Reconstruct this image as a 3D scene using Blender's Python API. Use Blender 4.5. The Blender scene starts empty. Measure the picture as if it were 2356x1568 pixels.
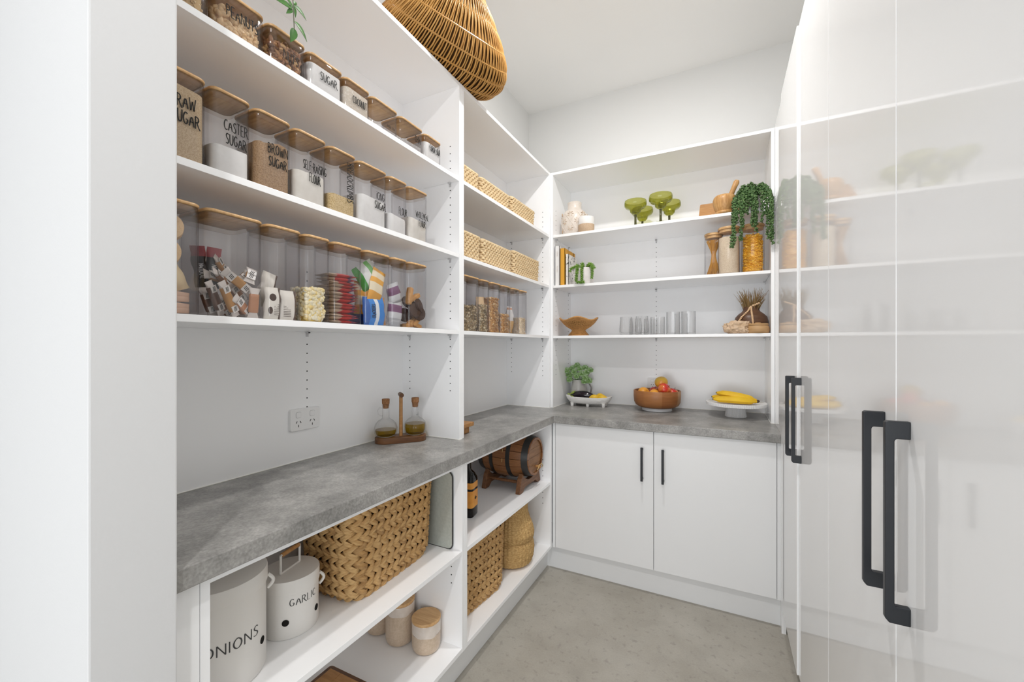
import bpy, bmesh, math, random
from mathutils import Vector, Matrix, noise
random.seed(7)
R = math.radians
PI = math.pi
sc = bpy.context.scene
C = sc.collection

# ------------------------------------------------------------------ camera
FPX, YAW, VH, CAMH, CX = 950.18, 0.4722, 795.88, 1.3244, 1178.0
cam = bpy.data.cameras.new('camera')
cam.sensor_width = 36.0
cam.lens = FPX / 2356 * 36.0
cam.shift_y = (VH - 784.0) / 2356
cam.clip_start = 0.01
cam_o = bpy.data.objects.new('camera', cam)
C.objects.link(cam_o)
cam_o.location = (0, 0, CAMH)
cam_o.rotation_euler = (PI / 2, 0, YAW)
sc.camera = cam_o

# ------------------------------------------------------------------ world, lights, exposure
world = bpy.data.worlds.new('world')
sc.world = world
world.use_nodes = True
wbg = world.node_tree.nodes['Background']
wbg.inputs[0].default_value = (0.93, 0.96, 1.0, 1)
wbg.inputs[1].default_value = 0.45


def area(name, loc, rot, sx, sy, power, col=(1, 1, 1), shape='RECTANGLE'):
    l = bpy.data.lights.new(name, 'AREA')
    l.shape = shape
    l.size = sx
    l.size_y = sy
    l.energy = power
    l.color = col
    o = bpy.data.objects.new(name, l)
    o.location = loc
    o.rotation_euler = rot
    C.objects.link(o)
    return o


area('pantry_downlight', (-0.33, 1.62, 3.105), (0, 0, 0), 0.09, 0.09, 11.5, (1.0, 0.985, 0.965), 'DISK')
area('hall_downlight', (-0.02, -0.55, 3.105), (0, 0, 0), 0.09, 0.09, 14, (1.0, 0.985, 0.97), 'DISK')
area('hall_window_daylight', (-0.1, -2.3, 1.0), (R(90), 0, R(3)), 3.4, 1.95, 36, (0.94, 0.975, 1.0))  # added fill light behind the camera, an unseen source lifting shelves and walls

vs = sc.view_settings
vs.view_transform = 'Standard'
vs.look = 'None'
vs.gamma = 1.0
vs.use_curve_mapping = False
vs.exposure = 0.84
sc.cycles.transparent_max_bounces = 24
sc.cycles.max_bounces = 16
sc.cycles.diffuse_bounces = 12
sc.cycles.sample_clamp_indirect = 6.0
sc.cycles.caustics_reflective = False
sc.cycles.caustics_refractive = False

# ------------------------------------------------------------------ survey helpers: where a sight line meets a known plane of the room
_c, _s = math.cos(YAW), math.sin(YAW)


def y_at(u, X):
    t = (u - CX) / FPX
    return X * (_c + t * _s) / (t * _c - _s)


def x_at(u, Y):
    t = (u - CX) / FPX
    return Y * (t * _c - _s) / (_c + t * _s)


def z_at(v, X, Y):
    return CAMH - (v - VH) * (-X * _s + Y * _c) / FPX


# ------------------------------------------------------------------ mesh builder
def rrect(w, d, r, n=5):
    """rounded rectangle outline centred on 0, CCW; w along x, d along y"""
    out = []
    for cx, cy, a0 in ((w / 2 - r, d / 2 - r, 0), (-w / 2 + r, d / 2 - r, PI / 2), (-w / 2 + r, -d / 2 + r, PI), (w / 2 - r, -d / 2 + r, 1.5 * PI)):
        for i in range(n + 1):
            a = a0 + PI / 2 * i / n
            out.append((cx + r * math.cos(a), cy + r * math.sin(a)))
    return out


class MB:
    def __init__(self):
        self.v = []
        self.f = []

    def add(self, vs_, fs_):
        o = len(self.v)
        self.v += [tuple(p) for p in vs_]
        self.f += [tuple(i + o for i in f) for f in fs_]
        return self

    def box(self, x0, x1, y0, y1, z0, z1):
        return self.add([(x0, y0, z0), (x1, y0, z0), (x1, y1, z0), (x0, y1, z0), (x0, y0, z1), (x1, y0, z1), (x1, y1, z1), (x0, y1, z1)],
                        [(0, 3, 2, 1), (4, 5, 6, 7), (0, 1, 5, 4), (1, 2, 6, 5), (2, 3, 7, 6), (3, 0, 4, 7)])

    def loft(self, rings, cap0=True, cap1=True, closed=True):
        n = len(rings[0])
        vs_ = [p for r in rings for p in r]
        fs_ = []
        for k in range(len(rings) - 1):
            for i in range(n if closed else n - 1):
                j = (i + 1) % n
                fs_.append((k * n + i, k * n + j, (k + 1) * n + j, (k + 1) * n + i))
        if cap0:
            fs_.append(tuple(reversed(range(n))))
        if cap1:
            fs_.append(tuple(range((len(rings) - 1) * n, len(rings) * n)))
        return self.add(vs_, fs_)

    def prism(self, outline, z0, z1, bev=0.0):
        """vertical prism of a 2-D outline, optional rounded top and bottom edge"""
        if bev:
            cx = sum(p[0] for p in outline) / len(outline)
            cy = sum(p[1] for p in outline) / len(outline)
            mx = max(max(abs(p[0] - cx), abs(p[1] - cy)) for p in outline)

            def sh(k, z):
                q = 1 - k / mx
                return [(cx + (x - cx) * q, cy + (y - cy) * q, z) for x, y in outline]
            rings = [sh(bev, z0), sh(bev * .3, z0 + bev * .3), sh(0, z0 + bev), sh(0, z1 - bev), sh(bev * .3, z1 - bev * .3), sh(bev, z1)]
        else:
            rings = [[(x, y, z0) for x, y in outline], [(x, y, z1) for x, y in outline]]
        return self.loft(rings)

    def lathe(self, prof, cx=0, cy=0, n=32, cap0=True, cap1=True, fn=None):
        rings = []
        for r, z in prof:
            ring = []
            for i in range(n):
                a = 2 * PI * i / n
                rr, zz = (r, z) if fn is None else fn(a, r, z)
                ring.append((cx + rr * math.cos(a), cy + rr * math.sin(a), zz))
            rings.append(ring)
        return self.loft(rings, cap0, cap1)

    def tube(self, pts, r, n=6, closed=False, flat=1.0):
        pts = [Vector(p) for p in pts]
        m = len(pts)
        rr = r if isinstance(r, (list, tuple)) else [r] * m
        tang = []
        for i in range(m):
            if closed:
                t = pts[(i + 1) % m] - pts[i - 1]
            else:
                t = pts[min(i + 1, m - 1)] - pts[max(i - 1, 0)]
            tang.append(t.normalized() if t.length > 1e-9 else Vector((0, 0, 1)))
        ref = Vector((0, 0, 1)) if abs(tang[0].z) < .9 else Vector((1, 0, 0))
        nrm = (ref - tang[0] * ref.dot(tang[0])).normalized()
        rings = []
        for i in range(m):
            nrm = nrm - tang[i] * nrm.dot(tang[i])
            nrm = nrm.normalized() if nrm.length > 1e-6 else tang[i].orthogonal().normalized()
            b = tang[i].cross(nrm)
            rings.append([pts[i] + (nrm * math.cos(2 * PI * k / n) + b * math.sin(2 * PI * k / n) * flat) * rr[i] for k in range(n)])
        if closed:
            rings.append(rings[0])
            return self.loft(rings, False, False)
        return self.loft(rings)

    def ell(self, c, rx, ry, rz, M=None, seg=8, ring=6, fn=None):
        c = Vector(c)
        vs_ = []
        for k in range(ring + 1):
            th = PI * k / ring
            for i in range(seg):
                a = 2 * PI * i / seg
                p = Vector((rx * math.sin(th) * math.cos(a), ry * math.sin(th) * math.sin(a), -rz * math.cos(th)))
                if fn:
                    p = fn(p)
                if M is not None:
                    p = M @ p
                vs_.append(c + p)
        fs_ = []
        for k in range(ring):
            for i in range(seg):
                j = (i + 1) % seg
                fs_.append((k * seg + i, k * seg + j, (k + 1) * seg + j, (k + 1) * seg + i))
        return self.add(vs_, fs_)

    def obox(self, c, ux, uy, uz):
        """box from centre and three half-axis vectors"""
        c, ux, uy, uz = Vector(c), Vector(ux), Vector(uy), Vector(uz)
        vs_ = [c + ux * a + uy * b + uz * d for d in (-1, 1) for a, b in ((-1, -1), (1, -1), (1, 1), (-1, 1))]
        return self.add(vs_, [(0, 3, 2, 1), (4, 5, 6, 7), (0, 1, 5, 4), (1, 2, 6, 5), (2, 3, 7, 6), (3, 0, 4, 7)])

    def build(self, name, mat, parent=None, smooth=40, bevel=0, loc=None):
        me = bpy.data.meshes.new(name)
        me.from_pydata(self.v, [], self.f)
        me.validate()
        bm = bmesh.new()
        bm.from_mesh(me)
        bmesh.ops.remove_doubles(bm, verts=bm.verts, dist=1e-6)
        bmesh.ops.recalc_face_normals(bm, faces=bm.faces)
        bm.to_mesh(me)
        bm.free()
        if smooth:
            me.shade_smooth()
            me.set_sharp_from_angle(angle=R(smooth))
        me.materials.append(mat)
        o = bpy.data.objects.new(name, me)
        C.objects.link(o)
        if parent is not None:
            o.parent = parent
        if loc is not None:
            o.location = loc
        if bevel:
            b = o.modifiers.new('bevel', 'BEVEL')
            b.width = bevel
            b.segments = 2
            b.limit_method = 'ANGLE'
        return o


def tag(o, label, cat, group=None, kind=None):
    o['label'] = label
    o['category'] = cat
    if group:
        o['group'] = group
    if kind:
        o['kind'] = kind
    return o


def thing(name, label, cat, loc=(0, 0, 0), rotz=0.0, group=None):
    o = bpy.data.objects.new(name, None)
    o.empty_display_size = 0.05
    C.objects.link(o)
    o.location = loc
    o.rotation_euler = (0, 0, rotz)
    return tag(o, label, cat, group)


def struct(o):
    o['kind'] = 'structure'
    return o


def dup(root, loc, rotz=None, scale=None, label=None):
    r = root.copy()
    C.objects.link(r)
    r.location = loc
    if rotz is not None:
        r.rotation_euler = (0, 0, rotz)
    if scale is not None:
        r.scale = scale
    if label:
        r['label'] = label
    for ch in list(root.children):
        c = ch.copy()
        C.objects.link(c)
        c.parent = r
        for g in list(ch.children):
            d = g.copy()
            C.objects.link(d)
            d.parent = c
    return r


# ------------------------------------------------------------------ materials
def mat(name, col, rough=0.5, spec=0.5, metal=0.0, col2=None, scale=20.0, detail=4.0, lo=0.35, hi=0.65, bump=0.0, bscale=None,
        stretch=(1, 1, 1), island=None, coat=0.0, sub=0.0, objrand=False):
    m = bpy.data.materials.new(name)
    m.use_nodes = True
    nt = m.node_tree
    b = nt.nodes['Principled BSDF']
    b.inputs['Base Color'].default_value = (*col, 1)
    b.inputs['Roughness'].default_value = rough
    b.inputs['Specular IOR Level'].default_value = spec
    b.inputs['Metallic'].default_value = metal
    b.inputs['Coat Weight'].default_value = coat
    b.inputs['Coat Roughness'].default_value = 0.05
    if sub:
        b.inputs['Subsurface Weight'].default_value = sub
        b.inputs['Subsurface Radius'].default_value = (0.01, 0.008, 0.006)
    if col2 is not None or bump or island:
        tc = nt.nodes.new('ShaderNodeTexCoord')
        mp = nt.nodes.new('ShaderNodeMapping')
        mp.inputs['Scale'].default_value = stretch
        nt.links.new(tc.outputs['Object'], mp.inputs['Vector'])
    colout = None
    if col2 is not None:
        nz = nt.nodes.new('ShaderNodeTexNoise')
        nz.inputs['Scale'].default_value = scale
        nz.inputs['Detail'].default_value = detail
        nz.inputs['Roughness'].default_value = 0.6
        nt.links.new(mp.outputs['Vector'], nz.inputs['Vector'])
        rp = nt.nodes.new('ShaderNodeValToRGB')
        rp.color_ramp.elements[0].position = lo
        rp.color_ramp.elements[0].color = (*col, 1)
        rp.color_ramp.elements[1].position = hi
        rp.color_ramp.elements[1].color = (*col2, 1)
        nt.links.new(nz.outputs['Fac'], rp.inputs['Fac'])
        colout = rp.outputs['Color']
    if island:
        ge = nt.nodes.new('ShaderNodeObjectInfo' if objrand else 'ShaderNodeNewGeometry')
        rp = nt.nodes.new('ShaderNodeValToRGB')
        els = rp.color_ramp.elements
        while len(els) < len(island):
            els.new(0.5)
        for i, cc in enumerate(island):
            els[i].position = i / (len(island) - 1)
            els[i].color = (*cc, 1)
        nt.links.new(ge.outputs['Random' if objrand else 'Random Per Island'], rp.inputs['Fac'])
        if colout is None:
            colout = rp.outputs['Color']
        else:
            mx = nt.nodes.new('ShaderNodeMix')
            mx.data_type = 'RGBA'
            mx.inputs['Factor'].default_value = 0.5
            nt.links.new(rp.outputs['Color'], mx.inputs['A'])
            nt.links.new(colout, mx.inputs['B'])
            colout = mx.outputs['Result']
    if colout is not None:
        nt.links.new(colout, b.inputs['Base Color'])
    if bump:
        nb = nt.nodes.new('ShaderNodeTexNoise')
        nb.inputs['Scale'].default_value = bscale or scale
        nb.inputs['Detail'].default_value = 5
        nt.links.new(mp.outputs['Vector'], nb.inputs['Vector'])
        bp = nt.nodes.new('ShaderNodeBump')
        bp.inputs['Strength'].default_value = bump
        bp.inputs['Distance'].default_value = 0.004
        nt.links.new(nb.outputs['Fac'], bp.inputs['Height'])
        nt.links.new(bp.outputs['Normal'], b.inputs['Normal'])
    return m


def clear(name, tint=(0.97, 0.97, 0.97), edge=(0.75, 0.75, 0.75), ior=1.45, rough=0.02, edge_pow=0.35):
    """thin clear wall: tinted transparency, more tinted edge-on, with a Fresnel gloss"""
    m = bpy.data.materials.new(name)
    m.use_nodes = True
    nt = m.node_tree
    for n in list(nt.nodes):
        if n.type != 'OUTPUT_MATERIAL':
            nt.nodes.remove(n)
    out = [n for n in nt.nodes if n.type == 'OUTPUT_MATERIAL'][0]
    lw = nt.nodes.new('ShaderNodeLayerWeight')
    lw.inputs['Blend'].default_value = 0.5
    mx = nt.nodes.new('ShaderNodeMix')
    mx.data_type = 'RGBA'
    mx.inputs['A'].default_value = (*tint, 1)
    mx.inputs['B'].default_value = (*edge, 1)
    p3 = nt.nodes.new('ShaderNodeMath')
    p3.operation = 'POWER'
    p3.inputs[1].default_value = 3.0
    nt.links.new(lw.outputs['Facing'], p3.inputs[0])
    nt.links.new(p3.outputs[0], mx.inputs['Factor'])
    tr = nt.nodes.new('ShaderNodeBsdfTransparent')
    nt.links.new(mx.outputs['Result'], tr.inputs['Color'])
    gl = nt.nodes.new('ShaderNodeBsdfGlossy')
    gl.inputs['Roughness'].default_value = rough
    f0 = ((ior - 1) / (ior + 1)) ** 2
    l2 = nt.nodes.new('ShaderNodeLayerWeight')
    l2.inputs['Blend'].default_value = 0.5
    pw = nt.nodes.new('ShaderNodeMath')
    pw.operation = 'POWER'
    pw.inputs[1].default_value = 5.0
    nt.links.new(l2.outputs['Facing'], pw.inputs[0])
    fr = nt.nodes.new('ShaderNodeMath')
    fr.operation = 'MULTIPLY_ADD'
    fr.inputs[1].default_value = 1 - f0
    fr.inputs[2].default_value = f0
    nt.links.new(pw.outputs[0], fr.inputs[0])
    ms = nt.nodes.new('ShaderNodeMixShader')
    nt.links.new(fr.outputs[0], ms.inputs['Fac'])
    nt.links.new(tr.outputs['BSDF'], ms.inputs[1])
    nt.links.new(gl.outputs['BSDF'], ms.inputs[2])
    nt.links.new(ms.outputs['Shader'], out.inputs['Surface'])
    return m


def banded(name, stops, axis=2, rough=0.3, metal=0.0, lo=-1.0, hi=1.0):
    """flat print: colour bands along one local axis, lo..hi in metres"""
    m = bpy.data.materials.new(name)
    m.use_nodes = True
    nt = m.node_tree
    b = nt.nodes['Principled BSDF']
    b.inputs['Roughness'].default_value = rough
    b.inputs['Metallic'].default_value = metal
    tc = nt.nodes.new('ShaderNodeTexCoord')
    sx = nt.nodes.new('ShaderNodeSeparateXYZ')
    nt.links.new(tc.outputs['Object'], sx.inputs[0])
    mr = nt.nodes.new('ShaderNodeMapRange')
    mr.inputs['From Min'].default_value = lo
    mr.inputs['From Max'].default_value = hi
    nt.links.new(sx.outputs[axis], mr.inputs['Value'])
    rp = nt.nodes.new('ShaderNodeValToRGB')
    rp.color_ramp.interpolation = 'CONSTANT'
    els = rp.color_ramp.elements
    while len(els) < len(stops):
        els.new(0.5)
    for i, (p, cc) in enumerate(stops):
        els[i].position = p
        els[i].color = (*cc, 1)
    nt.links.new(mr.outputs['Result'], rp.inputs['Fac'])
    nt.links.new(rp.outputs['Color'], b.inputs['Base Color'])
    return m


W8 = (0.80, 0.80, 0.80)
M = {}
M['plaster'] = mat('white plaster paint', (0.745, 0.745, 0.735), 0.75, 0.3, bump=0.04, bscale=180)
M['jamb'] = mat('pale grey wall paint', (0.61, 0.61, 0.615), 0.75, 0.3, bump=0.06, bscale=220)  # same plaster paint, shade put into the colour to dim the doorway wall
M['ceil'] = mat('ceiling paint', (0.86, 0.855, 0.84), 0.85, 0.2)
M['lam'] = mat('white satin laminate', (0.885, 0.89, 0.90), 0.2, 0.45)
M['gloss'] = mat('white high gloss', (0.885, 0.89, 0.90), 0.05, 0.5, coat=0.0)
M['doorlam'] = mat('white cabinet door laminate', (0.765, 0.77, 0.775), 0.25, 0.4)
M['caulk'] = mat('white sealant', (0.85, 0.84, 0.80), 0.5)
M['hole'] = mat('drilled hole dark', (0.015, 0.014, 0.013), 0.9, 0.1)
M['black'] = mat('matt black metal', (0.008, 0.010, 0.014), 0.42, 0.5)
M['pin'] = mat('frosted shelf pin', (0.55, 0.55, 0.56), 0.25)
M['clear'] = clear('clear plastic', (0.988, 0.986, 0.99), (0.55, 0.54, 0.56), 1.45, 0.03)
M['seal'] = clear('silicone seal', (0.88, 0.84, 0.80), (0.66, 0.61, 0.57), 1.4, 0.15)
M['glass'] = clear('clear glass', (0.985, 0.985, 0.985), (0.72, 0.73, 0.73), 1.5, 0.01)
M['ribglass'] = clear('ribbed clear glass', (0.985, 0.985, 0.985), (0.62, 0.63, 0.64), 1.5, 0.02)
M['greenglass'] = clear('olive green glass', (0.80, 0.80, 0.42), (0.52, 0.55, 0.16), 1.5, 0.01, 0.45)
M['bamboo'] = mat('bamboo', (0.66, 0.42, 0.20), 0.4, 0.4, col2=(0.52, 0.30, 0.13), scale=14, stretch=(1, 8, 8), detail=3)
M['steelrim'] = mat('dark rim', (0.03, 0.03, 0.03), 0.5)
M['ink'] = mat('black lettering', (0.012, 0.011, 0.010), 0.6, 0.2)
M['inkgrey'] = mat('charcoal lettering', (0.06, 0.06, 0.06), 0.5, 0.2)


def stone_mat():
    m = mat('grey stone worktop', (0.205, 0.20, 0.19), 0.33, 0.4, col2=(0.34, 0.33, 0.315), scale=7.5, detail=10, lo=0.36, hi=0.68)
    nt = m.node_tree
    b = nt.nodes['Principled BSDF']
    src = b.inputs['Base Color'].links[0].from_socket
    tc = [n for n in nt.nodes if n.type == 'TEX_COORD'][0]
    n2 = nt.nodes.new('ShaderNodeTexNoise')
    n2.inputs['Scale'].default_value = 170
    n2.inputs['Detail'].default_value = 4
    nt.links.new(tc.outputs['Object'], n2.inputs['Vector'])
    n3 = nt.nodes.new('ShaderNodeTexNoise')
    n3.inputs['Scale'].default_value = 26
    n3.inputs['Detail'].default_value = 8
    n3.inputs['Roughness'].default_value = 0.72
    nt.links.new(tc.outputs['Object'], n3.inputs['Vector'])
    cur = src
    for nn, lo, hi, d, l in ((n2, 0.3, 0.72, (0.80,) * 3, (1.22,) * 3), (n3, 0.38, 0.66, (0.86,) * 3, (1.16,) * 3)):
        rp = nt.nodes.new('ShaderNodeValToRGB')
        rp.color_ramp.elements[0].position = lo
        rp.color_ramp.elements[1].position = hi
        rp.color_ramp.elements[0].color = (*d, 1)
        rp.color_ramp.elements[1].color = (*l, 1)
        nt.links.new(nn.outputs['Fac'], rp.inputs['Fac'])
        mx = nt.nodes.new('ShaderNodeMix')
        mx.data_type = 'RGBA'
        mx.blend_type = 'MULTIPLY'
        mx.inputs['Factor'].default_value = 1
        nt.links.new(cur, mx.inputs['A'])
        nt.links.new(rp.outputs['Color'], mx.inputs['B'])
        cur = mx.outputs['Result']
    nt.links.new(cur, b.inputs['Base Color'])
    return m


def floor_mat():
    m = mat('polished concrete', (0.335, 0.31, 0.265), 0.42, 0.4, col2=(0.43, 0.405, 0.36), scale=3.2, detail=9, lo=0.3, hi=0.7)
    nt = m.node_tree
    b = nt.nodes['Principled BSDF']
    src = b.inputs['Base Color'].links[0].from_socket
    tc = [n for n in nt.nodes if n.type == 'TEX_COORD'][0]
    cur = src
    for scl, lo, hi, d in ((38, 0.30, 0.42, 0.80), (140, 0.3, 0.6, 0.93), (9, 0.28, 0.5, 0.92)):
        n2 = nt.nodes.new('ShaderNodeTexNoise')
        n2.inputs['Scale'].default_value = scl
        n2.inputs['Detail'].default_value = 5
        nt.links.new(tc.outputs['Object'], n2.inputs['Vector'])
        rp = nt.nodes.new('ShaderNodeValToRGB')
        rp.color_ramp.elements[0].position = lo
        rp.color_ramp.elements[1].position = hi
        rp.color_ramp.elements[0].color = (d, d, d, 1)
        nt.links.new(n2.outputs['Fac'], rp.inputs['Fac'])
        mx = nt.nodes.new('ShaderNodeMix')
        mx.data_type = 'RGBA'
        mx.blend_type = 'MULTIPLY'
        mx.inputs['Factor'].default_value = 1
        nt.links.new(cur, mx.inputs['A'])
        nt.links.new(rp.outputs['Color'], mx.inputs['B'])
        cur = mx.outputs['Result']
    nt.links.new(cur, b.inputs['Base Color'])
    return m


M['stone'] = stone_mat()
M['floor'] = floor_mat()

# ------------------------------------------------------------------ hand lettering: stroke glyphs
GL = {
    'A': (.62, [[(0, 0), (.3, 1), (.62, 0)], [(.1, .36), (.5, .36)]]),
    'B': (.52, [[(0, 0), (0, 1)], [(0, 1), (.3, .96), (.42, .77), (.3, .57), (0, .53)], [(0, .53), (.34, .5), (.5, .28), (.35, .04), (0, 0)]]),
    'C': (.52, [[(.5, .84), (.3, 1), (.08, .8), (0, .48), (.08, .17), (.3, 0), (.52, .14)]]),
    'D': (.55, [[(0, 0), (0, 1)], [(0, 1), (.36, .9), (.54, .5), (.36, .1), (0, 0)]]),
    'E': (.46, [[(.45, 1), (0, 1)], [(0, 1), (0, 0)], [(0, 0), (.46, .0)], [(0, .53), (.36, .53)]]),
    'F': (.42, [[(.42, 1), (0, 1)], [(0, 1), (0, 0)], [(0, .53), (.34, .53)]]),
    'G': (.58, [[(.52, .85), (.3, 1), (.08, .8), (0, .48), (.08, .15), (.3, 0), (.52, .15), (.54, .4)], [(.54, .42), (.32, .42)]]),
    'H': (.52, [[(0, 0), (0, 1)], [(.52, 0), (.52, 1)], [(0, .5), (.52, .5)]]),
    'I': (.06, [[(.03, 0), (.03, 1)]]),
    'i': (.06, [[(.03, 0), (.03, .68)], [(.03, .9), (.03, 1)]]),
    'K': (.5, [[(0, 0), (0, 1)], [(.48, 1), (0, .42)], [(.14, .56), (.5, 0)]]),
    'L': (.42, [[(0, 1), (0, 0)], [(0, 0), (.42, 0)]]),
    'M': (.72, [[(0, 0), (.06, 1)], [(.06, 1), (.36, .3)], [(.36, .3), (.66, 1)], [(.66, 1), (.72, 0)]]),
    'N': (.55, [[(0, 0), (0, 1)], [(0, 1), (.55, 0)], [(.55, 0), (.55, 1)]]),
    'O': (.6, [[(.3, 1), (.08, .82), (0, .5), (.08, .18), (.3, 0), (.52, .18), (.6, .5), (.52, .82), (.3, 1)]]),
    'P': (.48, [[(0, 0), (0, 1)], [(0, 1), (.34, .95), (.47, .74), (.34, .52), (0, .47)]]),
    'Q': (.6, [[(.3, 1), (.08, .82), (0, .5), (.08, .18), (.3, 0), (.52, .18), (.6, .5), (.52, .82), (.3, 1)], [(.36, .25), (.62, -.05)]]),
    'R': (.56, [[(0, 0), (0, 1)], [(0, 1), (.32, .95), (.44, .75), (.32, .54), (0, .5)], [(.2, .5), (.42, .12), (.62, -.06)]]),
    'S': (.46, [[(.44, .86), (.26, 1), (.06, .84), (.08, .62), (.36, .42), (.44, .2), (.26, 0), (0, .1)]]),
    'T': (.5, [[(0, 1), (.5, 1)], [(.25, 1), (.25, 0)]]),
    'U': (.52, [[(0, 1), (.01, .25), (.14, .02), (.36, .02), (.5, .25), (.52, 1)]]),
    'W': (.8, [[(0, 1), (.2, 0)], [(.2, 0), (.4, .75)], [(.4, .75), (.6, 0)], [(.6, 0), (.8, 1)]]),
    'Z': (.5, [[(0, 1), (.5, 1)], [(.5, 1), (0, 0)], [(0, 0), (.5, 0)]]),
    '-': (.3, [[(0, .48), (.3, .48)]]), ' ': (.3, []), '.': (.05, [[(0, 0), (.03, .04)]]),
}


def chaikin(p, it=2):
    for _ in range(it):
        if len(p) < 3:
            return p
        q = [p[0]]
        for a, b in zip(p[:-1], p[1:]):
            q.append((a[0] * .75 + b[0] * .25, a[1] * .75 + b[1] * .25))
            q.append((a[0] * .25 + b[0] * .75, a[1] * .25 + b[1] * .75))
        q.append(p[-1])
        p = q
    return p


def text_width(s, sp=.2):
    return sum(GL[ch][0] + sp for ch in s) - sp


def letters(mb, s, fn, size, xs=0.75, wt=.075, sp=.2, align='c', jit=0.0, x0=0, y0=0, contrast=0.0):
    """write s with fn(x, y, depth) -> point; x runs right, y up; size = cap height"""
    w = text_width(s, sp) * size * xs
    cur = x0 - (w / 2 if align == 'c' else w if align == 'r' else 0)
    for ch in s:
        gw, strokes = GL[ch]
        dy = (random.random() - .5) * jit * size
        for st in strokes:
            P = chaikin(st)
            P = [(cur + x * size * xs, y0 + dy + y * size) for x, y in P]
            n = len(P)
            top, bot = [], []
            for i in range(n):
                ax, ay = P[max(i - 1, 0)]
                bx, by = P[min(i + 1, n - 1)]
                tx, ty = bx - ax, by - ay
                L = math.hypot(tx, ty) or 1
                tx, ty = tx / L, ty / L
                h = wt * size * (.5 + contrast * (abs(ty) - .5)) * (1 if 0 < i < n - 1 else .8)
                top.append((P[i][0] - ty * h, P[i][1] + tx * h))
                bot.append((P[i][0] + ty * h, P[i][1] - tx * h))
            vs_ = [fn(x, y, .0006) for x, y in top] + [fn(x, y, .0006) for x, y in bot]
            fs_ = [(i, i + 1, n + i + 1, n + i) for i in range(n - 1)]
            mb.add(vs_, fs_)
        cur += (gw + sp) * size * xs
    return mb


# ------------------------------------------------------------------ room measurements
XB, XU, XW, XBASE = -1.329, -1.0133, -0.875, -0.895   # back of left units, upper fronts, worktop edge, base fronts
YU, YBK, YW, YDR = 2.5401, 2.902, 2.251, 2.273          # back upper front, back panel, worktop edge, door faces
ZW, ZT = 0.92, 2.464
S1, S2, S3 = 2.053, 1.7228, 1.3926                      # shelf tops
XD = 0.243                                              # face of the tall gloss doors
CEIL = 3.12
T = 0.0165

# ------------------------------------------------------------------ structure
struct(MB().box(-3.0, 2.6, -3.0, 3.3, -0.06, 0).build('floor', M['floor'], smooth=0))
struct(MB().box(-3.0, 2.6, -3.0, 3.3, CEIL, CEIL + .08).build('ceiling', M['ceil'], smooth=0))
struct(MB().box(XB - .13, XB - .012, .382, 3.05, 0, CEIL).build('wall_left', M['plaster'], smooth=0))
struct(MB().box(XB - .13, 1.0, YBK + .012, 3.05, 0, CEIL).build('wall_back', M['plaster'], smooth=0))
struct(MB().box(.87, 1.0, .382, YBK + .012, 0, CEIL).build('wall_right', M['plaster'], smooth=0))
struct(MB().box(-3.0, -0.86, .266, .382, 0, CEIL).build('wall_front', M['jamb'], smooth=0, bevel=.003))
struct(MB().box(.86, 2.6, .266, .382, 0, CEIL).build('wall_front_right', M['plaster'], smooth=0))
struct(MB().box(-3.1, -3.0, -3.0, .382, 0, CEIL).build('wall_hall_left', M['plaster'], smooth=0))
struct(MB().box(2.6, 2.7, -3.0, .382, 0, CEIL).build('wall_hall_right', M['plaster'], smooth=0))
# kick boards
struct(MB().box(XBASE - .065, XBASE - .05, .384, YDR + .05, 0, .143).build('baseboard_left', M['doorlam'], smooth=0))
struct(MB().box(XBASE - .05, XD + .03, YDR + .05, YDR + .066, 0, .143).build('baseboard_back', M['doorlam'], smooth=0))
struct(MB().box(XD + .045, XD + .06, .39, YDR + .05, 0, .14).build('baseboard_right', M['gloss'], smooth=0))


def pin_holes(mb, spots, n, r=.0024):
    """dark plugs in drilled rows; n = wall normal"""
    n = Vector(n)
    a = Vector((0, 0, 1)).cross(n).normalized()
    up = Vector((0, 0, 1))
    for p in spots:
        p = Vector(p)
        ring = [p + (a * math.cos(2 * PI * k / 8) + up * math.sin(2 * PI * k / 8)) * r for k in range(8)]
        mb.loft([[q - n * .001 for q in ring], [q + n * .0004 for q in ring]])


def shelf_pin(parent, p, n):
    """clear plug under a shelf; n = normal of the panel it sticks out of"""
    p, n = Vector(p), Vector(n)
    a = Vector((0, 0, 1)).cross(n).normalized()
    mb = MB()
    mb.tube([p, p + n * .012], .0035, 8)
    mb.obox(p + n * .006 + Vector((0, 0, .001)), n * .006, a * .006, Vector((0, 0, .0025)))
    mb.obox(p + n * .001 + Vector((0, 0, -.006)), n * .001, a * .005, Vector((0, 0, .008)))
    return mb.build('shelf_pin', M['pin'], parent)


def hole_col(mb, x, y, n, zs):
    pin_holes(mb, [(x, y, z) for z in zs], n)


def zrange(a, b, step=.032):
    out = []
    z = a
    while z < b:
        out.append(z)
        z += step
    return out


# ------------------------------------------------------------------ left upper shelving: two units
YD0, YD1 = 1.484, 1.520
YM = (YD0 + YD1) / 2


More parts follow.
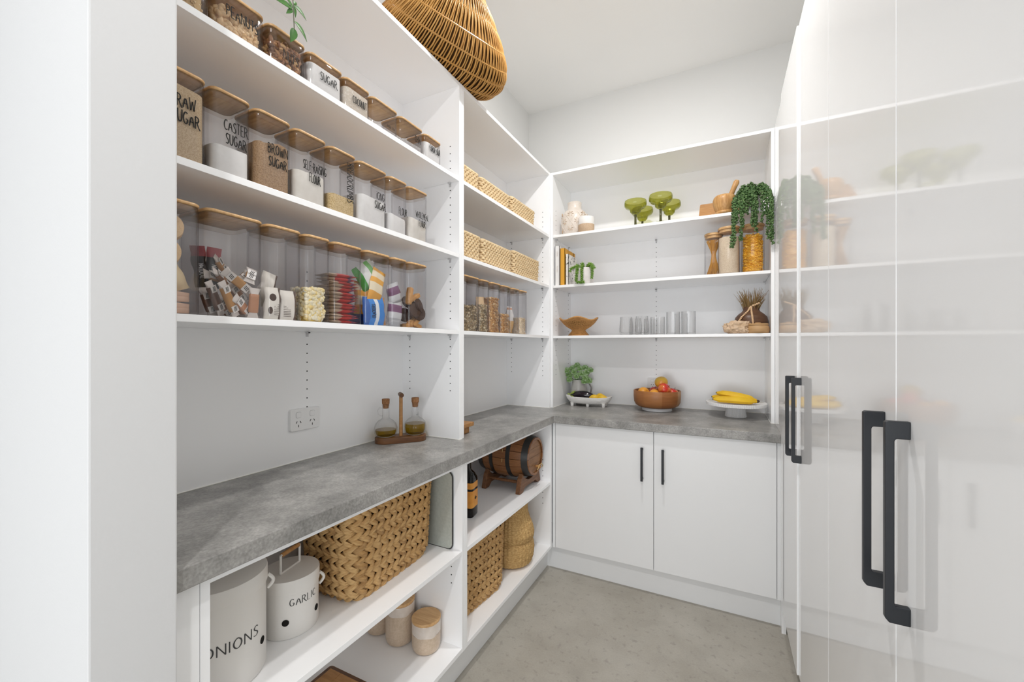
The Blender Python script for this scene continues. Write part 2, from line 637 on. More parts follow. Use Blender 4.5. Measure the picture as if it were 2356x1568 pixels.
def left_upper(label, ya, yb, cols, sidecols, mid):
    u = thing('shelving_unit', label, 'shelving', (XB, ya, ZW))
    L = lambda x, y, z: (x - XB, y - ya, z - ZW)

    def part(name, x0, x1, y0, y1, z0, z1, m='lam'):
        a, b = L(x0, y0, z0), L(x1, y1, z1)
        return MB().box(a[0], b[0], a[1], b[1], a[2], b[2]).build(name, M[m], u, smooth=0, bevel=.0006)
    part('side_panel', XB, XU, ya, ya + .018, ZW + .0005, ZT)
    part('side_panel', XB, XU, yb - .018, yb, ZW + .0005, ZT)
    part('top_panel', XB, XU - .0005, ya + .018, yb - .018, ZT - T, ZT)
    part('back_panel', XB - .012, XB, ya, yb, ZW + .0005, ZT)
    for z in (S1, S2, S3):
        part('shelf', XB + .001, XU - .001, ya + .019, yb - .019, z - T, z)
    mb = MB()
    for (y, zz) in cols:
        hole_col(mb, XB - XB + .0003, y - ya, (1, 0, 0), [z - ZW for z in zz])
    for (x, zz) in sidecols:
        hole_col(mb, x - XB, yb - .018 - ya - .0003, (0, -1, 0), [z - ZW for z in zz])
    h = mb.build('pin_holes', M['hole'], u)
    h['kind'] = 'stuff'
    for z in (S1, S2, S3):
        if mid:
            shelf_pin(u, L(XB, mid, z - T - .004), (1, 0, 0))
        for (x, _) in sidecols[:2]:
            shelf_pin(u, L(x, yb - .018, z - T - .004), (0, -1, 0))
    mb = MB()
    a0 = L(XU, ya, ZW)
    mb.box(a0[0] - .002, a0[0] + .002, 0, yb - ya, 0, .003) if False else None
    mb.tube([L(XB + .0015, ya + .018, ZW + .001), L(XB + .0015, yb - .018, ZW + .001), L(XU, yb - .018, ZW + .001), L(XU + .001, yb, ZW + .001)], .0022, 5)
    mb.build('sealant_bead', M['caulk'], u)
    return u


def gaps(*rng):
    out = []
    for a, b in rng:
        out += zrange(a, b)
    return out


xs1, xs2 = x_at(1036, YD0), x_at(943, YD0)
left_upper('tall white open shelving unit holding the lettered containers, nearest the doorway', .384, YM,
           [(.985, gaps((1.075, 1.375), (1.43, 1.60)))],
           [(xs1, gaps((1.13, 1.37), (1.445, 1.70), (1.78, 2.02), (2.10, 2.22))), (xs2, gaps((1.13, 1.37)))], .985)
left_upper('white open shelving unit in the middle with pale woven boxes, beside the corner', YM, YU,
           [(1.68, gaps((1.13, 1.37), (1.72, 1.80)))],
           [(x_at(1251, YU), gaps((1.13, 1.37), (1.42, 1.69), (1.75, 2.02), (2.08, 2.22))), (x_at(1180, YU), gaps((1.15, 1.37), (1.93, 2.02)))], None)

# ------------------------------------------------------------------ back upper shelving
bu = thing('shelving_unit', 'white open shelving unit on the far wall with green glasses and plants', 'shelving', (XU, YU, ZW))
XR0, XR1 = .224, .2405


def bpart(name, x0, x1, y0, y1, z0, z1, m='lam'):
    return MB().box(x0 - XU, x1 - XU, y0 - YU, y1 - YU, z0 - ZW, z1 - ZW).build(name, M[m], bu, smooth=0, bevel=.0006)


bpart('side_panel', XU + .0005, XU + .018, YU, YBK, ZW + .0005, ZT)
bpart('side_panel', XR0, XR1, YU, YBK, ZW + .0005, ZT)
bpart('top_panel', XU + .018, XR0, YU + .0005, YBK, ZT - T, ZT)
bpart('back_panel', XU, XR1, YBK, YBK + .012, ZW + .0005, ZT)
for z in (S1, S2, S3):
    bpart('shelf', XU + .019, XR0 - .001, YU + .001, YBK - .001, z - T, z)
mb = MB()
xmid = x_at(1510, YBK)
for zz in (gaps((1.135, 1.36), (1.43, 1.68), (1.76, 2.02), (2.08, 2.14)),):
    hole_col(mb, xmid - XU, YBK - YU - .0003, (0, -1, 0), [z - ZW for z in zz])
for y in (YU + .055, YBK - .06):
    hole_col(mb, .0185, y - YU, (1, 0, 0), [z - ZW for z in gaps((1.135, 1.36), (1.43, 1.69), (2.10, 2.25))])
h = mb.build('pin_holes', M['hole'], bu)
h['kind'] = 'stuff'
for z in (S1, S2, S3):
    shelf_pin(bu, (xmid - XU, YBK - YU, z - T - .004 - ZW), (0, -1, 0))
    for y in (.055, YBK - YU - .06):
        shelf_pin(bu, (.018, y, z - T - .004 - ZW), (1, 0, 0))
        shelf_pin(bu, (XR0 - XU, y, z - T - .004 - ZW), (-1, 0, 0))
mb = MB()
mb.tube([(.018, 0, .001), (.018, YBK - YU - .0015, .001), (XR0 - XU, YBK - YU - .0015, .001), (XR0 - XU, 0, .001), (XR1 - XU, -.001, .001)], .0022, 5)
mb.build('sealant_bead', M['caulk'], bu)

# ------------------------------------------------------------------ worktop: one L-shaped slab
ol = [(XB - .012, .384), (XW, .384), (XW, YW), (XD - .001, YW), (XD - .001, YBK + .012), (XB - .012, YBK + .012)]
wt = MB().prism(ol, ZW - .0425, ZW).build('worktop', M['stone'], smooth=0, bevel=.0025)
tag(wt, 'long grey mottled stone worktop turning the corner above the base cabinets', 'worktop')
ZU = ZW - .0425

# ------------------------------------------------------------------ left base units (open shelves)
YL0, YL1 = 1.330, 1.366
YLM = (YL0 + YL1) / 2


def left_base(label, ya, yb, pa, hole_x):
    u = thing('base_cabinet', label, 'cabinet', (XB, ya, 0.0))

    def part(name, x0, x1, y0, y1, z0, z1):
        return MB().box(x0 - XB, x1 - XB, y0 - ya, y1 - ya, z0, z1).build(name, M['lam'], u, smooth=0, bevel=.0006)
    if pa > .03:
        part('filler_strip', XBASE - .018, XBASE, ya, ya + pa - .0005, .143, ZU - .001)
        y0 = ya + pa
    else:
        y0 = ya
    part('side_panel', XB, XBASE, y0 + .0008, y0 + .018, .143, ZU - .001)
    part('side_panel', XB, XBASE, yb - .018, yb, .143, ZU - .001)
    part('bottom_panel', XB, XBASE - .0005, y0 + .018, yb - .018, .143, .160)
    part('top_rail', XB, XBASE - .0005, y0 + .018, yb - .018, ZU - .001 - T, ZU - .001)
    part('shelf', XB + .001, XBASE - .001, y0 + .019, yb - .019, .534 - T, .534)
    part('back_panel', XB - .012, XB, ya, yb, .143, ZU - .001)
    mb = MB()
    for x in hole_x:
        hole_col(mb, x - XB, yb - .0183 - ya, (0, -1, 0), gaps((.40, .51), (.56, .66)))
    h = mb.build('pin_holes', M['hole'], u)
    h['kind'] = 'stuff'
    return u


left_base('white open base cabinet under the worktop with storage tins and canisters, nearest the doorway', .386, YLM, .048, [XBASE - .05])
left_base('white open base cabinet under the worktop with the small barrel, beside the corner', YLM, YDR - .006, 0, [XBASE - .05])

# ------------------------------------------------------------------ back base cabinet with two doors
bc = thing('base_cabinet', 'white two-door base cabinet with black bar handles under the far worktop', 'cabinet', (-.8746, YDR, 0))


def rel(name, m, x0, x1, y0, y1, z0, z1, par, bev=.0008):
    return MB().box(x0 + .8746, x1 + .8746, y0 - YDR, y1 - YDR, z0, z1).build(name, M[m], par, smooth=0, bevel=bev)


rel('carcass', 'lam', -.8746, .2405, YDR + .0195, YBK, .143, ZU - .001, bc)
rel('filler_strip', 'doorlam', XBASE + .0005, -.8775, YDR + .002, YDR + .0185, .143, ZU - .002, bc)
rel('filler_strip', 'doorlam', .2255, .2405, YDR + .002, YDR + .0185, .143, ZU - .002, bc)
for (xa, xb, hx) in ((-.8746, -.3260, x_at(1478, YDR)), (-.3230, .2225, x_at(1526, YDR))):
    d = rel('door', 'doorlam', xa, xb, YDR, YDR + .018, .146, ZU - .004, bc, .001)
    mb = MB()
    hx += .8746
    mb.box(hx - .006, hx + .006, -.030, -.021, .612, .790)
    mb.box(hx - .005, hx + .005, -.021, 0, .618, .629)
    mb.box(hx - .005, hx + .005, -.021, 0, .773, .784)
    mb.build('handle', M['black'], d, smooth=0, bevel=.002)

# ------------------------------------------------------------------ tall gloss cupboards on the right
DT = 2.478
seams = [.386, .8545, 1.323, 1.7915, 2.2485]


def tall(label, i, proud):
    y0, y1 = seams[i], seams[i + 2]
    u = thing('tall_cupboard', label, 'cupboard', (XD, y0, 0))
    MB().box(.020, .62, .001, y1 - y0 - .001, .14, DT - .002).build('carcass', M['lam'], u, smooth=0)
    for k in (0, 1):
        a, b = seams[i + k] - y0, seams[i + k + 1] - y0
        p = proud[k]
        d = MB().box(-p, .018 - p, a + .0016, b - .0016, .14, DT).build('door', M['gloss'], u, smooth=0, bevel=.0012)
        yh = (b - .053) if k == 0 else (a + .053)
        mb = MB()
        ys = (yh - .005, yh + .005)
        x0 = -p - .029
        prof = [(x0, .922), (x0 + .005, .916), (-p, .916), (-p, .942), (x0 + .013, .942), (x0 + .011, .945), (x0 + .011, 1.185), (x0 + .013, 1.188), (-p, 1.188), (-p, 1.214), (x0 + .003, 1.214), (x0, 1.212)]
        mb.loft([[(x, ys[0], z) for x, z in prof], [(x, ys[1], z) for x, z in prof]])
        mb.build('handle', M['black'], d, smooth=0, bevel=.0012)
    return u


tall('tall white high-gloss double cupboard with large black handles, nearest on the right', 0, (0, 0))
tall('tall white high-gloss double cupboard beside the far worktop, with black handles', 2, (0, .006))
fp = MB().box(XD - .0018, XD + .016, 2.262, YBK, .0, DT - .01).build('filler_panel', M['gloss'], smooth=0)
tag(fp, 'narrow glossy white end panel beside the far shelving and worktop end', 'panel')


# ------------------------------------------------------------------ power outlets
def outlet(label, loc, n):
    rz = 0 if n == 'x' else -PI / 2
    o = thing('power_outlet', label, 'power outlet', loc, rz)
    pl = [(y, z) for y, z in rrect(.117, .077, .008, 4)]
    mb = MB()
    mb.loft([[(0, y, z) for y, z in pl], [(.007, y, z) for y, z in pl], [(.010, y * .97, z * .96) for y, z in pl]])
    mb.build('plate', mat('outlet plastic', (.80, .80, .80), .3), o)
    for s in (-1, 1):
        sw = [(y + s * .027, z + .017) for y, z in rrect(.019, .019, .005, 4)]
        mb = MB()
        mb.loft([[(.0095, y, z) for y, z in sw], [(.0112, y, z) for y, z in sw]])
        p = mb.build('switch', mat('switch plastic', (.82, .82, .82), .25), o)
        rim = [(y + s * .027, z + .017) for y, z in rrect(.0205, .0205, .0055, 4)]
        MB().loft([[(.0095, y, z) for y, z in rim], [(.0103, y, z) for y, z in rim]]).build('switch_gap', mat('gap grey', (.3, .3, .3), .6), p)
        mb = MB()
        for (dy, dz, a) in ((-.0075, -.008, -30), (.0075, -.008, 30), (0, -.0215, 0)):
            ca, sa = math.cos(R(a)), math.sin(R(a))
            mb.obox((.0098, s * .027 + dy, dz), (.0006, 0, 0), (0, .0011 * ca, .0011 * sa), (0, -.0042 * sa, .0042 * ca))
        mb.build('socket_slots', M['hole'], o, smooth=0)
    return o


outlet('white double power outlet on the splashback, left of the oil bottles', (XB, .972, 1.067), 'x')
outlet('white double power outlet on the far wall, behind the fruit bowl', (-.3935, YBK, 1.075), 'y')


# ================================================================== food containers
def jit_top(outline, z, amp, seed, slope=(0, 0)):
    out = []
    for x, y in outline:
        nz = noise.noise(Vector((x * 25 + seed, y * 25, seed)))
        out.append((x, y, z + amp * nz + slope[0] * x + slope[1] * y))
    return out


def inset(ol_, k):
    mx = max(abs(p[0]) for p in ol_)
    my = max(abs(p[1]) for p in ol_)
    return [(x * (1 - k / mx), y * (1 - k / my)) for x, y in ol_]


ZERO = 0.0006


def container(label, y0, y1, z, h, depth=.105, xf=-1.036, r=.018, text=None, tsize=.022, ty=.5, talign=.0, vertical=False, xs=.72, lines_gap=1.28, name='food_container'):
    """clear square canister with bamboo lid; returns (thing, outline)"""
    y1 += .003
    w = y1 - y0
    t = thing(name, label, 'container', (xf - depth / 2, (y0 + y1) / 2, z + ZERO))
    ol_ = rrect(depth, w, r, 6)
    lid_t = .0085
    body = [inset(ol_, .004), inset(ol_, .001), ol_]
    zs = [0, .0015, .006]
    rings = [[(x, y, zz) for x, y in o_] for o_, zz in zip(body, zs)]
    rings += [[(x, y, h - lid_t - .012) for x, y in ol_], [(x, y, h - lid_t) for x, y in inset(ol_, .0015)]]
    inn = inset(ol_, .0022)
    rings += [[(x, y, h - lid_t) for x, y in inset(ol_, .0035)], [(x, y, h - lid_t - .012) for x, y in inn], [(x, y, .008) for x, y in inn]]
    MB().loft(rings, True, False).build('body', M['clear'], t, smooth=60)
    si = inset(ol_, .0045)
    si2 = inset(ol_, .008)
    MB().loft([[(x, y, h - lid_t - .014) for x, y in si2], [(x, y, h - lid_t - .012) for x, y in si], [(x, y, h - lid_t - .0005) for x, y in si]], False, False).build('seal', M['seal'], t, smooth=60)
    lo = [(x * 1.012, y * 1.012) for x, y in ol_]
    lid = MB()
    lid.loft([[(x, y, h - lid_t) for x, y in inset(lo, .0015)], [(x, y, h - lid_t + .0015) for x, y in lo], [(x, y, h - .003) for x, y in lo], [(x, y, h - .001) for x, y in inset(lo, .002)], [(x, y, h) for x, y in inset(lo, .005)]])
    lid.build('lid', M['bamboo'], t, smooth=50)
    if text:
        mbt = MB()
        lines = text if isinstance(text, (list, tuple)) else [text]
        for i, ln in enumerate(lines):
            if vertical:
                fn = lambda x, y, d: (depth / 2 + d, talign * w + y, ty * h - x)
                letters(mbt, ln, fn, tsize, xs, .10, .16, 'c', .08)
            else:
                yy = ty * h - (i - (len(lines) - 1) / 2) * tsize * lines_gap - tsize / 2
                fn = lambda x, y, d: (depth / 2 + d, talign * w + x, y)
                letters(mbt, ln, fn, tsize, xs, .10, .16, 'c', .1, y0=yy)
        mbt.build('lettering', M['ink'], t, smooth=0)
    t['_ol'] = 0
    del t['_ol']
    return t, ol_


def fill(t, ol_, name, label, fh, m, amp=.006, slope=(0, 0), cat='food', k=.0032, seed=None):
    """powder or fine grain resting inside a container"""
    seed = random.random() * 50 if seed is None else seed
    o_ = inset(ol_, k)
    rings = [[(x, y, .002) for x, y in inset(o_, .003)], [(x, y, .006) for x, y in o_], jit_top(o_, fh, amp, seed, slope)]
    for q in (.75, .5, .25):
        rings.append(jit_top([(x * q, y * q) for x, y in o_], fh + amp * .4, amp, seed, slope))
    ob = MB().loft(rings).build(name, m, smooth=60, loc=t.location)
    ob['kind'] = 'stuff'
    tag(ob, label, cat)
    return ob


def grains(t, ol_, name, label, fh, m, dims, n, core=None, cat='food', k=.006, shape=None, top=.25, seg=6, ring=4, bias=True, amp=.006):
    """loose pieces packed in a container: pieces along the walls and on top, over a packed core"""
    mbg = MB()
    o_ = inset(ol_, k + min(dims))
    m_ = len(o_)
    hx = max(p[0] for p in o_)
    hy = max(p[1] for p in o_)
    for i in range(n):
        if random.random() < top:
            x, y = random.uniform(-hx, hx) * .95, random.uniform(-hy, hy) * .95
            zz = fh + random.uniform(-.5, .6) * dims[1]
        else:
            # front (+x) and near side (-y) and far side carry the pieces that show
            rr = random.random()
            if rr < .55:
                x, y = hx, random.uniform(-hy, hy)
                if abs(y) > hy - .02:
                    x -= random.uniform(0, .008)
            elif rr < .85:
                x, y = random.uniform(-hx, hx), -hy
            else:
                x, y = random.uniform(-hx, hx), hy
            if math.hypot(max(abs(x) - (hx - .018), 0), max(abs(y) - (hy - .018), 0)) > .018:
                x *= .9
                y *= .9
            zz = .003 + dims[1] + random.random() * (fh - dims[1])
        Mx = Matrix.Rotation(random.uniform(0, 6.3), 3, 'X') @ Matrix.Rotation(random.uniform(0, 6.3), 3, 'Z') @ Matrix.Rotation(random.uniform(0, 6.3), 3, 'Y')
        sc_ = random.uniform(.8, 1.15)
        mbg.ell((x, y, zz), dims[0] * sc_, dims[1] * sc_, dims[2] * sc_, Mx, seg, ring, shape)
    o2 = inset(ol_, k + min(dims) * 1.6)
    mbg.loft([[(x, y, .003) for x, y in o2], jit_top(o2, fh - dims[1], amp, 3)])
    ob = mbg.build(name, m, smooth=70, loc=t.location)
    ob['kind'] = 'stuff'
    tag(ob, label, cat)
    return ob


m_white = mat('white powder', (.83, .82, .80), .9, .1, col2=(.76, .745, .72), scale=30)
m_cream = mat('cream powder', (.80, .765, .70), .9, .1, col2=(.74, .70, .63), scale=40)
m_raw = mat('raw sugar', (.56, .42, .26), .8, .3, col2=(.44, .31, .175), scale=420, detail=2, lo=.42, hi=.6, bump=.4, bscale=420)
m_brown = mat('brown sugar', (.44, .28, .15), .8, .3, col2=(.31, .18, .085), scale=330, detail=3, lo=.42, hi=.6, bump=.6, bscale=260)
m_crumb = mat('breadcrumb', (.72, .55, .29), .9, .2, col2=(.50, .34, .14), scale=300, detail=2, lo=.45, hi=.62, bump=.6, bscale=260)
m_coco = mat('coconut', (.80, .75, .67), .9, .2, col2=(.66, .58, .48), scale=160, detail=3, lo=.3, hi=.5, bump=.6, bscale=150)
m_grain = mat('grain', (.62, .44, .24), .8, .2, island=[(.62, .46, .26), (.45, .30, .14), (.72, .58, .36)])
m_peanut = mat('peanut', (.70, .49, .28), .6, .3, island=[(.72, .51, .30), (.62, .40, .20), (.80, .62, .40)])
m_nuts = mat('mixed nut', (.35, .18, .08), .5, .3, island=[(.16, .07, .035), (.40, .20, .08), (.10, .045, .022), (.30, .13, .06), (.62, .40, .18)])
m_popcorn = mat('popcorn', (.85, .72, .40), .8, .2, island=[(.86, .74, .42), (.85, .80, .62), (.80, .58, .14), (.88, .82, .66)])
m_cereal = mat('cereal', (.55, .30, .10), .7, .3, island=[(.55, .28, .08), (.66, .42, .18), (.38, .18, .06), (.75, .58, .36)])
m_muesli = mat('muesli', (.4, .3, .16), .8, .2, island=[(.30, .21, .10), (.55, .42, .25), (.16, .11, .05), (.70, .60, .42)])
m_rice = mat('rice', (.78, .66, .48), .7, .3, island=[(.80, .70, .54), (.72, .58, .40), (.84, .76, .62)])

# ---- top shelf row (short)
HT = .107
t, o_ = container('short clear container of grain with a lettered front, half behind the doorway wall, top shelf', .410, .522, S1, HT, text='QUINOA', tsize=.022, ty=.72, talign=.04)
grains(t, o_, 'grain_fill', 'loose brown grain in the first top-shelf container by the doorway', .088, m_grain, (.0035, .0025, .0025), 420)
t, o_ = container('short clear container lettered PEANUTS, on the top container shelf', .533, .648, S1, HT, text='PEANUTS', tsize=.026, ty=.56, talign=.02, xs=.62)
grains(t, o_, 'peanuts', 'shelled peanuts in the container lettered PEANUTS', .066, m_peanut, (.0065, .0065, .0105), 330)
t, o_ = container('short clear container lettered NUTS, beneath the hanging leafy vine', .660, .765, S1, HT, text='NUTS', tsize=.024, ty=.42, talign=.06)
grains(t, o_, 'mixed_nuts', 'mixed brown nuts in the container lettered NUTS', .074, m_nuts, (.006, .006, .0125), 330)
t, o_ = container('short clear container lettered SUGAR on one line, on the top container shelf', .777, .891, S1, HT, text='SUGAR', tsize=.024, ty=.5, talign=.04)
fill(t, o_, 'sugar_fill', 'white sugar in the short container lettered SUGAR, top shelf', .079, m_white, .002)
t, o_ = container('short clear container lettered COCONUT, on the top container shelf', .900, 1.001, S1, HT, text='COCONUT', tsize=.023, ty=.45, talign=.05, xs=.52)
fill(t, o_, 'coconut_fill', 'cream shredded coconut in the container lettered COCONUT', .078, m_coco, .004)
t, o_ = container('short clear container with tiny lettering and little left inside, between COCONUT and CHIA', 1.012, 1.132, S1, HT, text='BAKING SODA', tsize=.009, ty=.33, talign=.18, xs=.6)
fill(t, o_, 'baking_soda_fill', 'thin white layer at the bottom of the container with tiny lettering', .016, m_white, .006)
t, o_ = container('short clear container lettered CHIA, second from the right on the top container shelf', 1.146, 1.271, S1, HT, text='CHIA', tsize=.024, ty=.52, talign=.22, xs=.6)
fill(t, o_, 'chia_fill', 'grey speckled chia seed in the container lettered CHIA', .030, mat('chia', (.55, .52, .50), .9, .1, col2=(.22, .20, .19), scale=420, lo=.45, hi=.6), .006)
t, o_ = container('short clear container lettered CORNFLOUR, rightmost on the top container shelf', 1.285, 1.388, S1, HT, text='CORNFLOUR', tsize=.024, ty=.56, talign=.06, xs=.46)
fill(t, o_, 'cornflour_fill', 'white cornflour in the container lettered CORNFLOUR', .076, m_white, .004)

# ---- middle shelf row (flours and sugars)
HM = .2
rows = [
    ('clear container lettered RAW SUGAR in two lines, first by the doorway', .408, .515, ['RAW', 'SUGAR'], .027, .56, .12, .56),
    ('clear container lettered CASTER SUGAR, second from the doorway', .527, .614, ['CASTER', 'SUGAR'], .025, .52, .08, .55),
    ('clear container lettered BROWN SUGAR', .627, .721, ['BROWN', 'SUGAR'], .025, .47, .08, .58),
    ('clear container lettered SELF-RAISING FLOUR', .734, .833, ['SELF-RAiSiNG', 'FLOUR'], .025, .46, .08, .44),
    ('clear container lettered BREADCRUMBS downwards along its side', .846, .943, ['BREADCRUMBS'], .024, .54, .10, .66),
    ('clear container lettered ICING SUGAR', .956, 1.078, ['iCiNG', 'SUGAR'], .025, .46, .22, .58),
    ('clear container lettered FLOUR on a single line, between icing sugar and wholemeal', 1.092, 1.182, ['FLOUR'], .026, .44, .20, .52),
    ('clear container lettered WHOLEMEAL FLOUR, rightmost of its row', 1.197, 1.300, ['WHOLEMEAL', 'FLOUR'], .024, .44, .14, .50)]
fills = [('raw_sugar_fill', 'tan raw sugar in the container lettered RAW SUGAR', .163, m_raw, .004, (0, -.06)),
         ('caster_sugar_fill', 'white caster sugar in the container lettered CASTER SUGAR', .070, m_white, .003, (0, .03)),
         ('brown_sugar_fill', 'brown sugar heaped in the container lettered BROWN SUGAR', .118, m_brown, .016, (.1, .02)),
         ('flour_fill', 'off-white flour in the container lettered SELF-RAISING FLOUR', .088, m_cream, .004, (0, 0)),
         ('breadcrumb_fill', 'golden breadcrumbs in the container lettered BREADCRUMBS', .060, m_crumb, .004, (0, .02)),
         ('icing_sugar_fill', 'white icing sugar in the container lettered ICING SUGAR', .094, m_white, .006, (0, -.04)),
         ('flour_fill', 'white flour with a sloping top in the container lettered FLOUR', .062, m_white, .012, (0, -.22)),
         ('flour_fill', 'cream flour in the container lettered WHOLEMEAL FLOUR', .082, m_cream, .008, (0, -.08))]
for (lb, a, b, tx, ts, ty, ta, xs_), (fnm, fl, fh, fm, am, sl) in zip(rows, fills):
    t, o_ = container(lb, a, b, S2, HM, text=tx, tsize=ts, ty=ty, talign=ta, vertical=(tx[0] == 'BREADCRUMBS'), xs=xs_)
    fill(t, o_, fnm, fl, fh, fm, am, sl)

# ---- low shelf row (snacks)
HL = .2475
low = [('tall clear container of round crackers, half behind the doorway wall', .408, .504, .105),
       ('wide tall clear container full of wrapped brown snack bars', .517, .644, .135),
       ('tall clear container holding white and brown snack bars on end', .657, .752, .105),
       ('tall clear container half full of popcorn', .764, .847, .105),
       ('tall clear container stacked with red and tan snack sachets', .860, .969, .105),
       ('tall clear container stuffed with blue, orange and green snack bags', .983, 1.095, .105),
       ('tall clear container with crumpled silver and purple snack bags', 1.106, 1.182, .105),
       ('tall clear container of chocolate and plain biscuits, rightmost of its row', 1.195, 1.298, .105)]
LC = []
for lb, a, b, d in low:
    LC.append(container(lb, a, b, S3, HL, depth=d))
# popcorn
t, o_ = LC[3]


def lump(p):
    q = 1 + .45 * noise.noise(p * 160 + Vector((random.random() * .2, 0, 0)))
    return p * q


grains(t, o_, 'popcorn', 'pale yellow popcorn in a tall clear container', .092, m_popcorn, (.0072, .0072, .0072), 420, shape=lump, seg=8, ring=6, top=.2)


# packets ----------------------------------------------------------
def pillow(w, h, th, nx=8, ny=12, crimp=.1, seed=0, wrinkle=.12):
    """pillow bag mesh in local x (thickness), y (width), z (height) centred on 0"""
    mbp = MB()
    for side in (1, -1):
        vs_, fs_ = [], []
        for j in range(ny + 1):
            v = j / ny * 2 - 1
            for i in range(nx + 1):
                u_ = i / nx * 2 - 1
                e = max(0, 1 - (abs(v) / (1 - crimp)) ** 3) if abs(v) < 1 - crimp else 0
                e *= max(0, 1 - abs(u_) ** 6) ** .5
                wr = 1 + wrinkle * noise.noise(Vector((u_ * 3 + seed, v * 4, side * 2.0)))
                sq = 1 - .06 * e
                vs_.append((side * (th / 2 * e * wr + .0003), u_ * w / 2 * sq + .004 * noise.noise(Vector((v * 2, seed, 1))), v * h / 2))
        for j in range(ny):
            for i in range(nx):
                a = j * (nx + 1) + i
                q = (a, a + 1, a + nx + 2, a + nx + 1)
                fs_.append(q if side == 1 else q[::-1])
        mbp.add(vs_, fs_)
    return mbp


def place(o, loc, rot):
    o.location = loc
    o.rotation_euler = rot
    return o


red_tan = banded('red and tan sachet print', [(0, (.62, .50, .38)), (.36, (.60, .05, .04)), (.5, (.66, .07, .06)), (.72, (.18, .08, .22)), (.8, (.62, .05, .04))], 1, .3, 0, -.055, .055)
a, b = .860, .969
for k in range(14):
    zz = S3 + .008 + k * .0112
    p = pillow(.096, .092, .0135, crimp=.03, seed=k * 3.1, wrinkle=.3)
    o = p.build('snack_sachet', red_tan, smooth=50)
    place(o, (-1.094 + random.uniform(-.003, .003), (a + b) / 2 + random.uniform(-.003, .003), zz), (random.uniform(-.12, .12) + (.25 if k > 10 else 0), PI / 2 + random.uniform(-.06, .1), random.uniform(-.08, .08)))
    tag(o, ('lowest', 'second', 'third', 'fourth', 'fifth', 'sixth', 'seventh', 'eighth', 'ninth', 'tenth', 'eleventh', 'twelfth', 'thirteenth', 'topmost')[k] + ' red and tan snack sachet counted up its stack in a tall clear container', 'snack packet', 'red snack sachets in one container')

# bags in container six
ya6 = (.983 + 1.095) / 2
blue_p = banded('blue cracker bag print', [(0, (.02, .10, .36)), (.22, (.03, .22, .62)), (.46, (.75, .78, .80)), (.62, (.03, .22, .62)), (.9, (.45, .22, .08))], 1, .3, 0, -.05, .05)
orange_p = banded('orange bag print', [(0, (.75, .36, .05)), (.3, (.82, .72, .52)), (.55, (.80, .40, .06)), (.7, (.78, .68, .50)), (.9, (.80, .40, .06))], 2, .3, 0, -.06, .06)
green_p = banded('green and silver bag print', [(0, (.06, .30, .05)), (.25, (.70, .72, .70)), (.6, (.16, .42, .12)), (.8, (.60, .64, .60))], 1, .25, 0, -.045, .045)
for nm, lb, m_, (w_, h_, t_), loc, rot in (
        ('snack_bag', 'blue cracker bag lettered CRACKERS at the bottom of a clear container', blue_p, (.100, .096, .026), (-1.062, ya6 + .004, S3 + .051), (.06, 0, 0)),
        ('snack_bag', 'dark blue snack bag lying under the CRACKERS bag', mat('navy bag', (.02, .08, .30), .3), (.08, .06, .02), (-1.112, ya6 - .012, S3 + .034), (.5, 0, -.3)),
        ('snack_bag', 'orange and cream snack bag leaning in the middle of a clear container', orange_p, (.066, .120, .022), (-1.064, ya6 + .016, S3 + .138), (-.28, 0, .1)),
        ('snack_bag', 'small orange and clear bag at the left wall of the container with the CRACKERS bag', orange_p, (.055, .11, .018), (-1.085, ya6 - .026, S3 + .095), (.0, 0, -.4)),
        ('snack_bag', 'green and silver snack bag at the top of a clear container', green_p, (.088, .095, .026), (-1.076, ya6 - .012, S3 + .168), (.62, 0, -.1))):
    o = pillow(w_, h_, t_, seed=loc[1] * 31).build(nm, m_, smooth=50)
    place(o, loc, rot)
    tag(o, lb, 'snack packet')
    if 'lettered CRACKERS at' in lb:
        mbt = MB()
        fn = lambda x, y, d: (.0140 + d, -.006 - y, x - .0)
        letters(mbt, 'CRACKERS', fn, .017, .52, .11, .15, 'c')
        mbt.build('lettering', M['ink'], o, smooth=0)
# bags in container seven
ya7 = (1.106 + 1.182) / 2
sil = banded('silver purple bag print', [(0, (.45, .46, .48)), (.3, (.62, .63, .65)), (.52, (.20, .09, .18)), (.8, (.55, .56, .58))], 2, .22, .3, -.05, .05)
for lb, (w_, h_, t_), loc, rot in (
        ('silver snack bag with a green edge, upper one of two in the narrow container', (.068, .085, .026), (-1.068, ya7 + .002, S3 + .118), (.35, 0, .1)),
        ('grey and purple snack bag standing at the bottom of the narrow container', (.070, .10, .028), (-1.066, ya7 + .001, S3 + .052), (-.06, 0, 0))):
    o = pillow(w_, h_, t_, seed=loc[2] * 17).build('snack_bag', sil, smooth=50)
    place(o, loc, rot)
    tag(o, lb, 'snack packet')

# biscuits in container eight and one
m_choc = mat('chocolate biscuit', (.055, .026, .016), .55, .3, bump=.2, bscale=300)
m_bisc = mat('golden biscuit', (.60, .33, .12), .7, .2, col2=(.48, .24, .08), scale=120)
m_crk = mat('pale cracker', (.68, .48, .28), .8, .2, col2=(.52, .32, .16), scale=260, lo=.55, hi=.7, bump=.15, bscale=160)
y8 = (1.195 + 1.298) / 2


def disc(r, th):
    return MB().lathe([(r * .6, 0), (r * .95, 0), (r, th * .3), (r, th * .7), (r * .95, th), (r * .6, th)], n=20)


